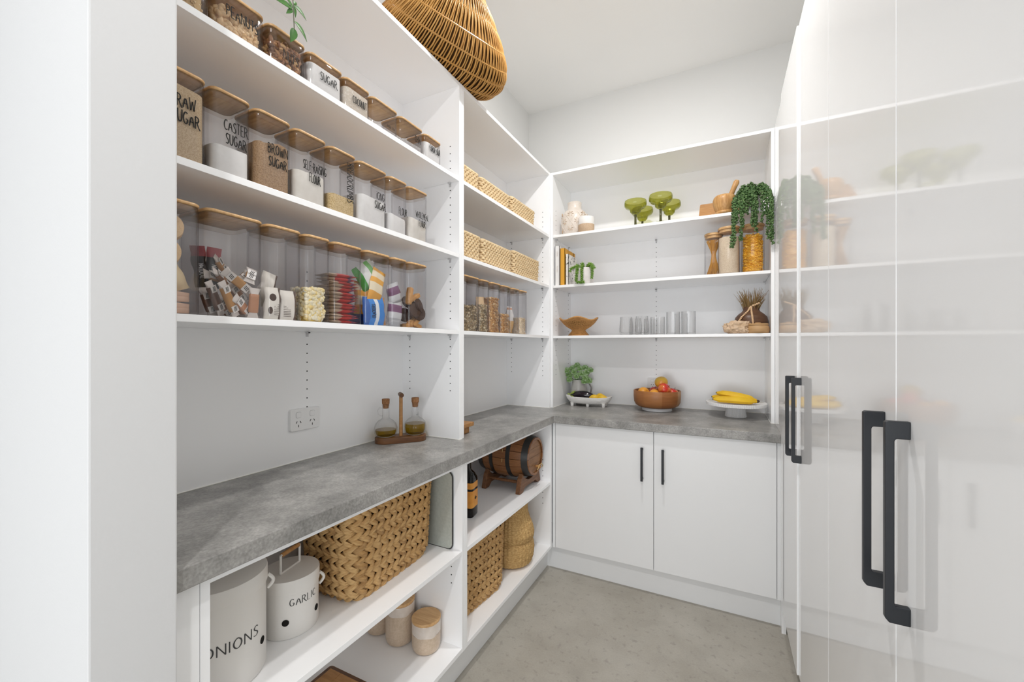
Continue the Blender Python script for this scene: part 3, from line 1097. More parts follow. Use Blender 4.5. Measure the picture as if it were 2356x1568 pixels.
for k, (dy, dz, dx, rx, ry) in enumerate([(-.008, .068, .036, .15, 1.35), (.020, .088, .034, -.3, 1.3), (.022, .058, .034, .3, 1.45), (-.02, .05, .0, .5, 1.2), (.0, .10, .0, .2, 1.0)]):
    o = disc(.028, .010).build('biscuit', m_choc)
    place(o, (-1.0925 + dx, y8 + dy, S3 + dz), (rx, ry, 0))
    tag(o, 'round dark chocolate biscuit in the rightmost tall clear container, ' + ('front and centre', 'highest at the right', 'low at the right', 'low at the left', 'highest at the back')[k], 'biscuit', 'chocolate biscuits in one container')
for k, (dy, dz, dx, rx, rz) in enumerate([(-.02, .012, .02, .1, .2), (.015, .016, .02, -.35, -.1), (.0, .030, .02, .5, .4), (.02, .034, .028, .7, 0), (-.03, .122, .034, 1.35, .1), (.012, .120, .02, .45, .1), (-.01, .008, -.02, 0, .6)]):
    o = MB().prism(rrect(.022, .066, .005, 3), -.0075, .0075, .002).build('biscuit', m_bisc)
    place(o, (-1.0925 + dx, y8 + dy, S3 + dz), (rx, 0, rz))
    tag(o, 'golden finger biscuit in the rightmost tall clear container, ' + ('flat at the lower left', 'slanting at the lower right', 'steep above the lowest ones', 'steepest, below the chocolate ones', 'upright at the upper left', 'tilted at the very top right', 'flat at the bottom back')[k], 'biscuit', 'finger biscuits in one container')
for k, (yy, zz, dx) in enumerate([(.468, 1.585, 0), (.463, 1.530, 0)]):
    mbd = MB()
    for q in range(5):
        mbd.lathe([(.0255, q * .0075), (.029, q * .0075 + .001), (.029, q * .0075 + .005), (.0255, q * .0075 + .006)], n=28)
    o = mbd.build('cracker_stack', m_crk)
    place(o, (-1.10, yy, zz), (0, PI / 2, R(-22)))
    tag(o, ('upper' if k == 0 else 'lower') + ' stack of round speckled crackers in the container by the doorway', 'crackers')
o = pillow(.075, .085, .03, seed=4).build('snack_bag', banded('green cheese pack', [(0, (.02, .06, .05)), (.45, (.03, .08, .07)), (.55, (.78, .62, .38))], 1, .3, 0, -.06, .06), smooth=50)
place(o, (-1.10, .458, S3 + .09), (.4, 0, -.2))
tag(o, 'dark green and cream snack pack under the crackers by the doorway', 'snack packet')
for k in range(4):
    o = MB().prism(rrect(.05, .085, .006, 3), -.006, .006, .002).build('biscuit', mat('pink biscuit', (.55, .36, .26), .7))
    place(o, (-1.09, .455, S3 + .012 + k * .0125), (random.uniform(-.08, .08), .1, 0))
    tag(o, ('lowest', 'second lowest', 'second highest', 'topmost')[k] + ' flat pink-brown biscuit of the stack in the container by the doorway', 'biscuit', 'pink-brown biscuits by the doorway')


# wrapped bars in container two
def bar(p0, p1, w_, th, m_, label, group, roll=0.0, ends=True):
    p0, p1 = Vector(p0), Vector(p1)
    d = (p1 - p0)
    Ld = d.length
    th_ = thing('snack_bar', label, 'snack bar', (p0 + p1) / 2, 0, group)
    q = Vector((0, 0, 1)).rotation_difference(d.normalized())
    th_.rotation_mode = 'QUATERNION'
    from mathutils import Quaternion
    th_.rotation_quaternion = q @ Quaternion((0, 0, 1), roll)
    ol2 = rrect(th, w_, min(th, w_) * .35, 3)
    rings = []
    for k, zz in enumerate([-.42, -.40, -.2, 0, .2, .40, .42]):
        s_ = .82 if k in (0, 6) else 1
        rings.append([(x * s_ + .0012 * noise.noise(Vector((zz * 9, y * 60, 1))), y * s_, zz * Ld) for x, y in ol2])
    MB().loft(rings).build('bar', m_, th_, smooth=60)
    if ends:
        for e in (-1, 1):
            mbw = MB()
            z0, z1 = e * .40 * Ld, e * (.40 * Ld + .016)
            ra = [(x * .8, y * .8, z0) for x, y in ol2]
            rb = [(x * .08, y * 1.25, z1) for x, y in ol2]
            mbw.loft([ra, rb])
            w2 = mbw.build('wrapper_end', m_wrap, th_, smooth=50)
            mbs = MB()
            for s3 in (-.0032, 0, .0032):
                mbs.obox((th * .5 + .0006, s3, e * .34 * Ld), (.0003, 0, 0), (0, .0008, .0003), (0, .0012, .0055))
            mbs.build('print_mark', M['ink'], th_, smooth=0)
            MB().obox((th * .5 + .0002, 0, e * .34 * Ld), (.0004, 0, 0), (0, w_ * .46, 0), (0, 0, .008)).build('print_label', m_lab, th_, smooth=0)
    return th_


m_wrap = mat('crinkled clear wrap', (.62, .57, .53), .25, .6)
m_lab = mat('wrap label white', (.66, .63, .60), .3)
m_bar = [mat('date bar', (.10, .045, .025), .35, .5), mat('honey bar', (.42, .21, .06), .35, .5), mat('nut bar', (.30, .13, .05), .35, .5), mat('peach bar', (.45, .22, .12), .35, .5)]
bars = [  # u0, v0, u1, v1, X, material
    (512, 655, 545, 728, -1.055, 1), (482, 655, 510, 716, -1.075, 0), (470, 672, 488, 724, -1.095, 0), (522, 628, 572, 668, -1.065, 1),
    (500, 598, 518, 622, -1.11, 1), (586, 672, 594, 728, -1.052, 3), (560, 640, 585, 632, -1.075, 2), (545, 690, 575, 718, -1.06, 3),
    (498, 628, 530, 652, -1.09, 2), (505, 690, 530, 726, -1.10, 2), (480, 632, 512, 640, -1.105, 1), (560, 700, 600, 726, -1.10, 2), (535, 660, 560, 690, -1.09, 2), (575, 640, 592, 628, -1.06, 1)]
BARPOS = ['long one at the front centre', 'long one slanting at the front left', 'steep one at the far left', 'slanting above the front centre', 'short one at the top', 'upright at the right wall',
          'level one right of the middle', 'low at the right of centre', 'behind the slanting one', 'low behind the centre', 'level one left of the middle', 'low at the back right', 'behind the centre', 'short one high at the right']
for k, (u0, v0, u1, v1, X, mi) in enumerate(bars):
    ya_, yb_ = y_at(u0, X), y_at(u1, X)
    ya_, yb_ = [min(max(q, .532), .632) for q in (ya_, yb_)]
    za_, zb_ = z_at(v0, X, ya_), z_at(v1, X, yb_)
    zb_ = max(zb_, S3 + .012)
    za_ = max(za_, S3 + .012)
    bar((X, ya_, za_), (X + random.uniform(-.012, .004), yb_, zb_), .022, .013, m_bar[mi], 'clear-wrapped ' + ('dark brown', 'honey-coloured', 'reddish brown', 'peach-coloured')[mi] + ' snack bar in the wide container, ' + BARPOS[k], 'wrapped bars in the wide container', roll=random.uniform(-.4, .4))
m_nat = banded('black and red bar print', [(0, (.012, .010, .012)), (.74, (.30, .03, .04))], 2, .35, 0, -.05, .05)
for k, (yy, X, rr) in enumerate(((.548, -1.13, .12), (.572, -1.12, -.06))):
    o = pillow(.03, .10, .012, seed=k + 9).build('snack_bar', m_nat, smooth=50)
    place(o, (X, yy, S3 + .125), (rr, 0, -.3))
    tag(o, ('left' if k == 0 else 'right') + ' one of two upright black bars with red tops in the wide container', 'snack bar')
    mbt = MB()
    fn = lambda x, y, d: (.0058 + d, -.004 + y, -.012 - x)
    letters(mbt, 'NATURAL', fn, .010, .75, .14, .15, 'c')
    mbt.build('lettering', mat('white print', (.8, .8, .8), .4), o, smooth=0)
# bars in container three
m_ivory = banded('ivory bar print', [(0, (.74, .70, .63)), (.8, (.10, .06, .045))], 1, .35, 0, -.024, .024)
for lb, yy, X, w_, h_, rr, zc_ in (('ivory snack bar standing at the left of its clear container', .684, -1.062, .042, .086, 0, .044), ('ivory and dark brown snack bar standing at the right of its clear container', .727, -1.060, .044, .082, 0, .042),
                               ('ivory snack bar leaning behind the two front bars', .690, -1.10, .04, .095, -.3, .085)):
    o = pillow(w_, h_, .018, seed=yy * 40).build('snack_bar', m_ivory, smooth=50)
    place(o, (X, yy, S3 + zc_), (rr, 0, -.1))
    tag(o, lb, 'snack bar')
    if rr == 0:
        mbt = MB()
        if yy < .7:
            mbt.ell((.0088, -.002, .016), .0010, .009, .010, None, 12, 8)
            mbt.ell((.0088, -.008, -.018), .0010, .006, .010, None, 10, 6)
        for q in range(7):
            mbt.box(.0088, .0092, .001 if yy < .7 else -.016, .014 if yy < .7 else .004, -.030 + q * .0045, -.029 + q * .0045)
        mbt.build('print_mark', m_choc, o)

# ---- middle unit: tall cereal containers
CER = [('tall clear container of dark muesli, leftmost in the middle unit', 1.555, 1.693, m_muesli, .115), ('tall clear container of muesli around a paper bag, second in the middle unit', 1.704, 1.788, m_muesli, .13),
       ('tall clear container nearly full of golden cereal flakes, third in the middle unit', 1.800, 1.906, m_cereal, .175), ('tall clear container half full of brown cereal, fourth in the middle unit', 1.918, 2.021, m_cereal, .10),
       ('tall clear container with a folded plastic bag inside, fifth in the middle unit', 2.034, 2.129, None, 0), ('tall clear container of pale oats, rightmost in the middle unit', 2.140, 2.236, m_rice, .095)]
for lb, a, b, m_, fh in CER:
    t, o_ = container(lb, a, b, S3, .256, depth=.10, r=.022)
    if m_ is not None:
        nm = {'m': 'muesli', 'c': 'cereal', 'r': 'oats'}[m_.name[0]]
        grains(t, o_, nm, 'loose ' + nm + ' filling the ' + lb.split(' in the middle')[0].split(',')[-1].strip() + ' cereal container of the middle unit', fh, m_, (.005, .0035, .007) if nm != 'oats' else (.003, .002, .004), 380)
o = pillow(.075, .17, .03, seed=2, wrinkle=.5).build('paper_bag', mat('tan paper bag', (.60, .42, .24), .6), smooth=50)
place(o, (-1.068, 1.748, S3 + .09), (.08, 0, .0))
tag(o, 'tan paper bag inside the second cereal container of the middle unit', 'bag')
o = pillow(.08, .15, .03, seed=5, wrinkle=.6).build('plastic_bag', banded('white and orange plastic bag', [(0, (.62, .36, .12)), (.35, (.62, .38, .14)), (.45, (.70, .68, .66)), (.85, (.55, .25, .12)), (.92, (.70, .68, .66))], 2, .25, 0, -.08, .08), smooth=50)
place(o, (-1.08, 2.083, S3 + .082), (.05, 0, .1))
tag(o, 'white and orange plastic bag inside the fifth cereal container of the middle unit', 'bag')


# ================================================================== baskets
m_paper = mat('pale paper rope', (.78, .63, .41), .8, .2, col2=(.66, .49, .28), scale=60, detail=3)
m_paperin = mat('box lining', (.30, .19, .08), .9, .1)  # dark inner shell colour stands in for shade between the paper ropes


def woven_box(label, x0, x1, y0, y1, z, h, row=.0118, amp=.0036, per=.026, taper=.04):
    w, d = x1 - x0, y1 - y0
    t = thing('woven_box', label, 'basket', ((x0 + x1) / 2, (y0 + y1) / 2, z + ZERO), 0, 'pale woven boxes in the middle unit')
    nrow = int(h / row)
    mbw = MB()
    for k in range(nrow):
        s_ = 1 - taper * (1 - k / nrow)
        ol2 = rrect(w * s_ - .008, d * s_ - .008, .016, 3)
        # resample
        P = [Vector((x, y, 0)) for x, y in ol2]
        Ls = [(P[(i + 1) % len(P)] - P[i]).length for i in range(len(P))]
        tot = sum(Ls)
        n = int(tot / per) * 4
        pts = []
        i, acc = 0, 0.0
        for q in range(n):
            dd = tot * q / n
            while acc + Ls[i] < dd:
                acc += Ls[i]
                i += 1
            f = (dd - acc) / max(Ls[i], 1e-9)
            p = P[i].lerp(P[(i + 1) % len(P)], f)
            e = (P[(i + 1) % len(P)] - P[i])
            nn = Vector((e.y, -e.x, 0)).normalized() if e.length > 1e-9 else Vector((1, 0, 0))
            ph = 1 if k % 2 else -1
            p = p + nn * amp * ph * math.sin(q * PI / 2 + .4) + Vector((0, 0, row * (k + .5) + .0012 * noise.noise(Vector((q * .35, k * 2.7, 0)))))
            pts.append(p)
        mbw.tube(pts, row * .52 * random.uniform(.93, 1.05), 5, True)
    wv = mbw.build('weave', m_paper, t, smooth=60)
    wv['kind'] = 'stuff'
    hh = nrow * row
    a = rrect(w * (1 - taper) - .016, d * (1 - taper) - .016, .012, 3)
    b = rrect(w - .016, d - .016, .012, 3)
    MB().loft([[(x, y, .002) for x, y in a], [(x, y, hh - .004) for x, y in b]], True, False).build('lining', m_paperin, t)
    MB().tube([(x, y, hh + .001) for x, y in rrect(w - .008, d - .008, .016, 4)], .006, 6, True).build('rim', m_paper, t)
    return t


for lb, y0, y1, z, h in (('shallow pale woven box against the divider, upper shelf of the middle unit', 1.524, 1.688, S1, .092), ('shallow pale woven box in the centre, upper shelf of the middle unit', 1.702, 2.008, S1, .086),
                         ('shallow pale woven box on the right, upper shelf of the middle unit', 2.024, 2.344, S1, .098), ('deep pale woven box against the divider, second shelf of the middle unit', 1.524, 1.702, S2, .128),
                         ('deep pale woven box in the centre, second shelf of the middle unit', 1.716, 2.030, S2, .128), ('deep pale woven box on the right, second shelf of the middle unit', 2.052, 2.412, S2, .138)):
    woven_box(lb, -1.24, -1.035, y0, y1, z, h)

m_hya = mat('water hyacinth', (.34, .18, .06), .6, .3, col2=(.58, .37, .16), scale=46, detail=5, lo=.32, hi=.62, stretch=(1, 1, 3), island=[(.22, .11, .04), (.56, .34, .14), (.62, .41, .19), (.42, .23, .08), (.52, .31, .12)], bump=.3, bscale=150)
m_dark = mat('dark basket inside', (.085, .045, .018), .9, .1)  # dark inner shell colour, painted shade seen through the weave and inside baskets


def braided_basket(label, loc, w, d, h, rotz, rows, taper=.08, rc=.05, dark_p=.12):
    """basket of twisted two-strand braids; every braid ring is a part"""
    t = thing('woven_basket', label, 'basket', loc, rotz)
    rh = h / rows
    for k in range(rows):
        s_ = 1 - taper * (1 - (k + .5) / rows) - (.05 if k == 0 else 0)
        rcc = rc
        P = [Vector((x, y, 0)) for x, y in rrect(w * s_ - .02, d * s_ - .02, rcc, 8)]
        Ls = [(P[(i + 1) % len(P)] - P[i]).length for i in range(len(P))]
        tot = sum(Ls)
        per = .060
        seg = 10
        nper = int(tot / per)
        n = nper * seg
        mbw = MB()
        cen = []
        i, acc = 0, 0.0
        for q in range(n):
            dd = tot * q / n
            while acc + Ls[i] < dd:
                acc += Ls[i]
                i += 1
            f = (dd - acc) / max(Ls[i], 1e-9)
            p = P[i].lerp(P[(i + 1) % len(P)], f)
            e = (P[(i + 1) % len(P)] - P[i]).normalized()
            cen.append((p, Vector((e.y, -e.x, 0))))
        off = random.random() * 6.3
        # chop each strand into leaf-like segments so colours vary along it
        for st in range(2):
            for c0 in range(nper):
                pts, rr = [], []
                wj = random.uniform(.8, 1.15)
                for q in range(-2, seg + 3):
                    idx = (c0 * seg + q + st * seg // 2) % n
                    p, nn = cen[idx]
                    ph = 2 * PI * (q - seg * .5) / seg   # outermost in the middle of the leaf
                    z_ = rh * (k + .5) - rh * .44 * math.sin(ph) * (1 if k % 2 else -1)
                    o_ = rh * .30 * math.cos(ph)
                    pts.append(p + nn * o_ + Vector((0, 0, z_ + rh * .07 * noise.noise(Vector((idx * .2, k * 3.3, st))))))
                    x = (q + 2) / (seg + 4)
                    rr.append(rh * (.10 + .36 * math.sin(PI * min(max(x, .02), .98)) ** .8) * wj)
                for sg in (-1, 1):      # each leaf is a folded pair of fibres
                    pp = [p_ + Vector((0, 0, sg * r_ * .42)) for p_, r_ in zip(pts, rr)]
                    mbw.tube(pp[1:-1:2] + [pp[-1]], [r_ * .66 for r_ in rr[1:-1:2] + [rr[-1]]], 6, False, .8)
        o = mbw.build('braid_ring', m_hya, t, smooth=70)
    a = rrect(w * (1 - taper) - .035, d * (1 - taper) - .035, rc * .8, 5)
    b = rrect(w - .035, d - .035, rc * .8, 5)
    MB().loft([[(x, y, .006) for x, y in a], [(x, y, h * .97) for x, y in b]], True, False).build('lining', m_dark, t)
    return t


braided_basket('large rectangular woven basket on the shelf beside the storage tins', (-1.118, 1.085, .534 + ZERO), .27, .432, .300, R(2), 15, .07, .05)
braided_basket('rectangular woven basket on the bottom shelf below the barrel', (-1.095, 1.615, .160 + ZERO), .28, .385, .305, R(-6), 15, .05, .04)

# belly basket (seagrass)
m_grass = mat('seagrass', (.36, .21, .075), .7, .3, col2=(.56, .37, .155), scale=90, detail=4, lo=.35, hi=.62, stretch=(1, 1, 2.5))
t = thing('belly_basket', 'round folded seagrass belly basket on the bottom shelf, under the barrel', 'basket', (-1.025, 1.998, .160 + ZERO))
prof = [(.085, 0), (.108, .012), (.120, .045), (.124, .085), (.119, .118), (.112, .130), (.120, .142), (.124, .165), (.116, .20), (.100, .24), (.090, .27), (.087, .30), (.090, .318)]
NZ = 90
dense = []
for k in range(NZ + 1):
    q = k / NZ * (len(prof) - 1)
    i = min(int(q), len(prof) - 2)
    f = q - i
    dense.append((prof[i][0] * (1 - f) + prof[i + 1][0] * f, prof[i][1] * (1 - f) + prof[i + 1][1] * f))


def bfn(a, r, z):
    i = int(round(z / .0035))
    j = a * 34
    return r + .0024 * math.sin(j + (z / .0036) * PI * .5) * (1 if (int(z / .0072)) % 2 else -1) + .0006 * noise.noise(Vector((a * 20, z * 300, 0))), z


mbq = MB().lathe(dense, n=190, cap1=False, fn=bfn)
o = mbq.build('body', m_grass, t, smooth=80)
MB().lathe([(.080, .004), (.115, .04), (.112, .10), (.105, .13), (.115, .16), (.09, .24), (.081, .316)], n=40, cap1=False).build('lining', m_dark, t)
MB().tube([(.089 * math.cos(2 * PI * k / 36), .089 * math.sin(2 * PI * k / 36), .318) for k in range(36)], .004, 6, True).build('rim', m_grass, t)

# big wicker rib basket on top of the unit
m_wick = mat('golden wicker', (.50, .26, .06), .35, .5, col2=(.58, .32, .09), scale=30, detail=3, island=[(.34, .15, .03), (.52, .27, .07), (.64, .37, .12)])


def rib_basket(label, loc, rotz, A=.16, Bg=.19, WX=.185, D=.285, nweave=124, scale=1.0):
    t = thing('wicker_basket', label, 'basket', loc, rotz)
    t.scale = (scale,) * 3

    def P(s_, ph, k=1.0):
        """s_ -pi/2..pi/2 along the basket, ph 0..pi under it from the front rim"""
        cr = max(math.cos(s_), 0) ** .62
        y = (A * math.sin(s_) + Bg * math.sin(ph) ** .8 * math.sin(2 * s_)) * k
        sx = math.cos(ph)
        x = WX * cr * (abs(sx) ** .8) * (1 if sx > 0 else -1) * k * (1 + .12 * math.sin(ph) ** 2)
        z = D - (D * (.22 + .78 * cr) * math.sin(ph) ** .85 if math.sin(ph) > 1e-6 else 0) * (1 - (1 - k))
        return Vector((x, y, z))
    mbw = MB()
    nph = 30
    nrib = 10
    for w in range(nweave):
        s_ = -PI / 2 * .985 + PI * .985 * (w + .5) / nweave
        pts = []
        for q in range(nph * 2 + 1):
            ph = PI * q / (nph * 2)
            p = P(s_, ph)
            cen = Vector((0, p.y * .6, D * .75))
            nn = (p - cen).normalized()
            wob = .0032 * math.sin(ph * nrib + (w % 2) * PI)
            pts.append(p + nn * wob + Vector((0, .0015 * noise.noise(Vector((q * .4, w * 1.7, 0))), 0)))
        mbw.tube(pts, .0032 * random.uniform(.8, 1.15), 6)
    o = mbw.build('weave', m_wick, t, smooth=70)
    o['kind'] = 'stuff'
    for k in range(1, nrib):
        ph = PI * k / nrib
        MB().tube([P(-PI / 2 + PI * q / 30, ph, 1.0) for q in range(31)], .0038, 6).build('rib', m_wick, t)
    vs_ = []
    lin = MB()
    rings = []
    for q in range(1, 24):
        s_ = -PI / 2 + PI * q / 24
        rings.append([P(s_, PI * j / 20, .965) + Vector((0, 0, .006)) for j in range(21)])
    lin.loft(rings, False, False, closed=False)
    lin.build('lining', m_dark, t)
    rim = [P(s_, 0) for s_ in [(-PI / 2 + PI * q / 24) for q in range(25)]] + [P(s_, PI) for s_ in [(PI / 2 - PI * q / 24) for q in range(25)]]
    MB().tube(rim, .008, 8, True).build('rim', m_wick, t)
    hp = [Vector((0, A * math.cos(a), D + .22 * math.sin(a))) for a in [PI * q / 24 for q in range(25)]]
    mbh = MB().tube(hp, .010, 8)
    for q in range(220):      # wrapped cane
        a = PI * q / 220
    hel = []
    for q in range(900):
        a = PI * q / 899
        c_ = Vector((0, A * math.cos(a), D + .22 * math.sin(a)))
        er = Vector((0, math.cos(a), math.sin(a)))
        th_ = q * .62
        hel.append(c_ + (er * math.cos(th_) + Vector((1, 0, 0)) * math.sin(th_)) * .0105)
    mbh.tube(hel, .0024, 4)
    mbh.build('handle', m_wick, t)
    mk = MB()
    for e in (-1, 1):
        mk.ell((0, e * A, D - .012), .030, .022, .030, None, 12, 8)
        for q in range(9):
            aa = q * PI / 9
            mk.tube([(math.cos(th_) * .031 * math.cos(aa), e * (A + .010 + .012 * abs(math.sin(th_))), D - .012 + math.cos(th_) * .031 * math.sin(aa)) for th_ in [PI * z_ / 12 for z_ in range(13)]], .0026, 5)
    mk.build('handle_binding', m_wick, t)
    return t


rib_basket('large golden wicker ribbed basket with a wrapped handle, on top of the shelving', (-1.060, 1.415, ZT + ZERO), R(-20))
rib_basket('second wicker basket at the picture edge, on top of the shelving behind the large one', (-1.15, .945, ZT + ZERO), R(6), A=.09, Bg=.07, WX=.14, D=.26, nweave=64)


# ================================================================== worktop, left run
m_walnut = mat('dark walnut', (.17, .075, .028), .45, .4, col2=(.085, .035, .014), scale=9, detail=5, stretch=(1, 6, 6))
m_oak = mat('warm oak', (.46, .24, .09), .45, .4, col2=(.33, .155, .05), scale=9, detail=5, stretch=(1, 7, 7))
m_cork = mat('cork', (.33, .17, .08), .8, .2, col2=(.22, .10, .045), scale=140)
m_oil = clear('olive oil', (.66, .52, .06), (.50, .38, .03), 1.2, .02)

TA = R(49)
tray = thing('oil_tray', 'dark wooden oval tray with an upright handle, holding two oil bottles', 'tray', (-1.222, 1.352, ZW + ZERO), TA)


def stadium(L_, w_, n=14):
    out = []
    for cx, a0 in ((L_ / 2 - w_ / 2, -PI / 2), (-L_ / 2 + w_ / 2, PI / 2)):
        for i in range(n + 1):
            a_ = a0 + PI * i / n
            out.append((cx + w_ / 2 * math.cos(a_), w_ / 2 * math.sin(a_)))
    return out


MB().prism(stadium(.212, .088), 0, .024, .002).build('tray_base', m_walnut, tray)
MB().tube([(0, .0, .022), (0, .0, .195)], .0075, 10).build('handle_post', m_oak, tray)
MB().tube([(-.0, -.026, .197), (0, .026, .197)], .0095, 14).build('handle_grip', m_walnut, tray)


def oil_bottle(label, loc, oilh, spin):
    t = thing('oil_bottle', label, 'bottle', loc, spin)

    def rib(a_, r, z):
        return r * (1 + (.035 * abs(math.sin(a_ * 9)) if .004 < z < .078 else 0)), z
    pr = [(.030, 0), (.040, .006), (.0455, .022), (.0462, .036), (.041, .054), (.030, .067), (.018, .074), (.0145, .080), (.014, .112), (.0148, .128), (.0175, .135)]
    MB().lathe(pr, n=72, cap1=False, fn=rib).build('glass_body', M['glass'], t, smooth=80)
    hp = [(-.014, 0, .118), (-.028, 0, .120), (-.036, 0, .108), (-.034, 0, .094), (-.024, 0, .086), (-.014, 0, .086)]
    MB().tube(hp, .0022, 6).build('glass_handle', M['glass'], t)
    pr2 = [(.026, .003), (.038, .009), (.0425, .022), (.0435, .034)]
    pr2 = [p for p in pr2 if p[1] < oilh] + [(.0425, oilh)]
    MB().lathe(pr2, n=36).build('oil', m_oil, t, smooth=60)
    MB().lathe([(.0115, .118), (.0135, .136), (.0155, .138), (.0160, .156), (.0150, .158)], n=20).build('cork_stopper', m_cork, t)
    return t


dx, dy = math.cos(TA), math.sin(TA)
oil_bottle('ribbed glass oil bottle with a low oil level, left on the wooden tray', (-1.222 - .062 * dx, 1.352 - .062 * dy, ZW + .0252), .030, R(20))
oil_bottle('ribbed glass oil bottle over half full, right on the wooden tray', (-1.222 + .060 * dx, 1.352 + .060 * dy, ZW + .0252), .048, R(150))

t = thing('wooden_stand', 'small light wooden stand on the worktop, mostly hidden by the white divider', 'stand', (-1.140, 1.600, ZW + ZERO))
MB().box(-.10, .10, -.05, .045, .032, .050).build('stand_top', m_oak, t, smooth=0, bevel=.002)
for sx in (-.075, .070):
    MB().box(sx - .012, sx + .012, -.04, .032, 0, .032).build('stand_leg', m_oak, t, smooth=0, bevel=.002)

# ================================================================== base shelves
m_tin = mat('cream enamel', (.74, .72, .69), .35, .5)


def tin(label, loc, r, h, word, wsize, wang, wz, holes, grip, wx):
    t = thing('storage_tin', label, 'tin', loc)
    MB().lathe([(r * .97, 0), (r, .004), (r, h - .03)], n=64).build('body', m_tin, t)
    MB().lathe([(r * 1.03, h - .036), (r * 1.035, h - .034), (r * 1.035, h - .004), (r * 1.02, h), (r * .5, h + .001)], n=64).build('lid', m_tin, t)
    mbt = MB()
    rr = r

    def fn(x, y, d):
        a_ = wang + x / rr
        return ((rr + d) * math.cos(a_), (rr + d) * math.sin(a_), y)
    letters(mbt, word, fn, wsize, wx, .085, .22, 'c', 0, y0=wz, contrast=.5)
    mbt.build('lettering', M['inkgrey'], t, smooth=0)
    for a_ in holes:
        c_ = Vector((r * math.cos(a_), r * math.sin(a_), h * .30))
        n_ = Vector((math.cos(a_), math.sin(a_), 0))
        s_ = Vector((-math.sin(a_), math.cos(a_), 0))
        ring = [(s_ * math.cos(2 * PI * k / 16) + Vector((0, 0, 1)) * math.sin(2 * PI * k / 16)) * .0088 for k in range(16)]
        MB().loft([[c_ + q - n_ * .002 for q in ring], [c_ + q + n_ * .0009 for q in ring]]).build('vent_hole', M['hole'], t)
    if grip:
        g = grip
        w2, hh = .036, .050
        loop = [Vector((0, -w2, 0)), Vector((0, -w2, hh)), Vector((0, w2, hh)), Vector((0, w2, 0))]
        Rz = Matrix.Rotation(g, 3, 'Z')
        mbg = MB()
        off = Vector((0, 0, h + .001))
        for p, q in ((0, 1), (2, 3), (0, 3), (1, 2)):
            mbg.tube([Rz @ loop[p] + off + Vector((0, 0, .003)), Rz @ loop[q] + off + Vector((0, 0, .003))], .0032, 8)
        hd = mbg.build('lid_handle', m_tin, t)
        MB().tube([Rz @ Vector((0, -w2 + .004, hh)) + off + Vector((0, 0, .003)), Rz @ Vector((0, w2 - .004, hh)) + off + Vector((0, 0, .003))], .0062, 10).build('wooden_grip', m_oak, hd)
    for e in (wang + 1.15, wang - 1.95):
        mbg = MB()
        c_ = Vector((r * 1.035 * math.cos(e), r * 1.035 * math.sin(e), h - .03))
        s_ = Vector((-math.sin(e), math.cos(e), 0))
        n_ = Vector((math.cos(e), math.sin(e), 0))
        mbg.tube([c_ + n_ * .012 * math.sin(PI * k / 8) - s_ * .0 + Vector((0, 0, .034 * (k / 8) - .034)) for k in range(9)], .0042, 6)
        mbg.build('side_handle', m_tin, t)
    return t


tin('large cream storage tin lettered ONIONS on the base shelf', (-1.085, .566, .534 + ZERO), .099, .243, 'ONIONS', .0245, R(-10), .100, [R(34), R(-70)], None, 1.2)
tin('smaller cream storage tin lettered GARLIC with a wooden lid grip', (-1.098, .761, .534 + ZERO), .073, .156, 'GARLIC', .0195, R(-7), .088, [R(-44), R(28)], R(14), .98)

# tray on edge beside the basket
t = thing('metal_tray', 'thin pale green-grey metal tray standing on edge behind the large woven basket', 'tray', (-1.085, 1.3215, .534 + ZERO))
tl = rrect(.30, .30, .022, 5)
MB().loft([[(x, 0, y + .15) for x, y in tl], [(x, .004, y + .15) for x, y in tl]]).build('tray_panel', mat('galvanised metal', (.50, .53, .49), .45, .5, .3, col2=(.44, .47, .43), scale=90), t)
MB().tube([(x, .002, y + .15) for x, y in tl], .0028, 6, True).build('tray_rim', M['steelrim'], t)

# ceramic canisters on the bottom shelf
m_cer = mat('beige speckled stoneware', (.58, .46, .35), .3, .5, col2=(.50, .385, .28), scale=110, detail=3)
m_glz = mat('pale glaze', (.68, .61, .55), .15, .6, col2=(.61, .53, .46), scale=20)


def canister(label, loc, r, h, glz):
    t = thing('ceramic_canister', label, 'canister', loc)
    MB().lathe([(r * .72, 0), (r * .9, .004), (r * .985, .016), (r, .03), (r, h * glz)], n=44).build('body', m_cer, t)
    MB().lathe([(r, h * glz), (r * 1.006, h * glz + .002), (r * 1.006, h - .016), (r * .98, h - .012)], n=44, fn=lambda a_, q, z: (q, z + (.004 * math.sin(a_ * 3 + 1) + .003 * math.sin(a_ * 5) if z < h * glz + .001 else 0))).build('glaze_band', m_glz, t)
    MB().lathe([(r * .9, h - .014), (r * .9, h - .011), (r * 1.0, h - .011), (r * 1.02, h - .008), (r * 1.02, h - .002), (r * .99, h)], n=44).build('lid', M['bamboo'], t)
    return t


canister('short beige stoneware canister with bamboo lid, front one on the bottom shelf', (-1.022, 1.272, .160 + ZERO), .0545, .122, .56)
canister('taller beige stoneware canister with bamboo lid, middle of three', (-1.145, 1.262, .160 + ZERO), .056, .165, .72)
canister('beige stoneware canister at the back of the bottom shelf, mostly hidden', (-1.262, 1.268, .160 + ZERO), .052, .125, .6)

t = thing('serving_board', 'wooden board with a dark edge lying on the bottom shelf, at the lower picture edge', 'board', (-1.098, .838, .160 + ZERO), R(1))
MB().prism(rrect(.285, .365, .012, 3), 0, .03, .002).build('board_edge', m_walnut, t)
for k in range(5):
    MB().box(-.128 + k * .0515, -.128 + k * .0515 + .0508, -.168, .168, .028, .0315).build('wood_strip', m_oak, t, smooth=0)

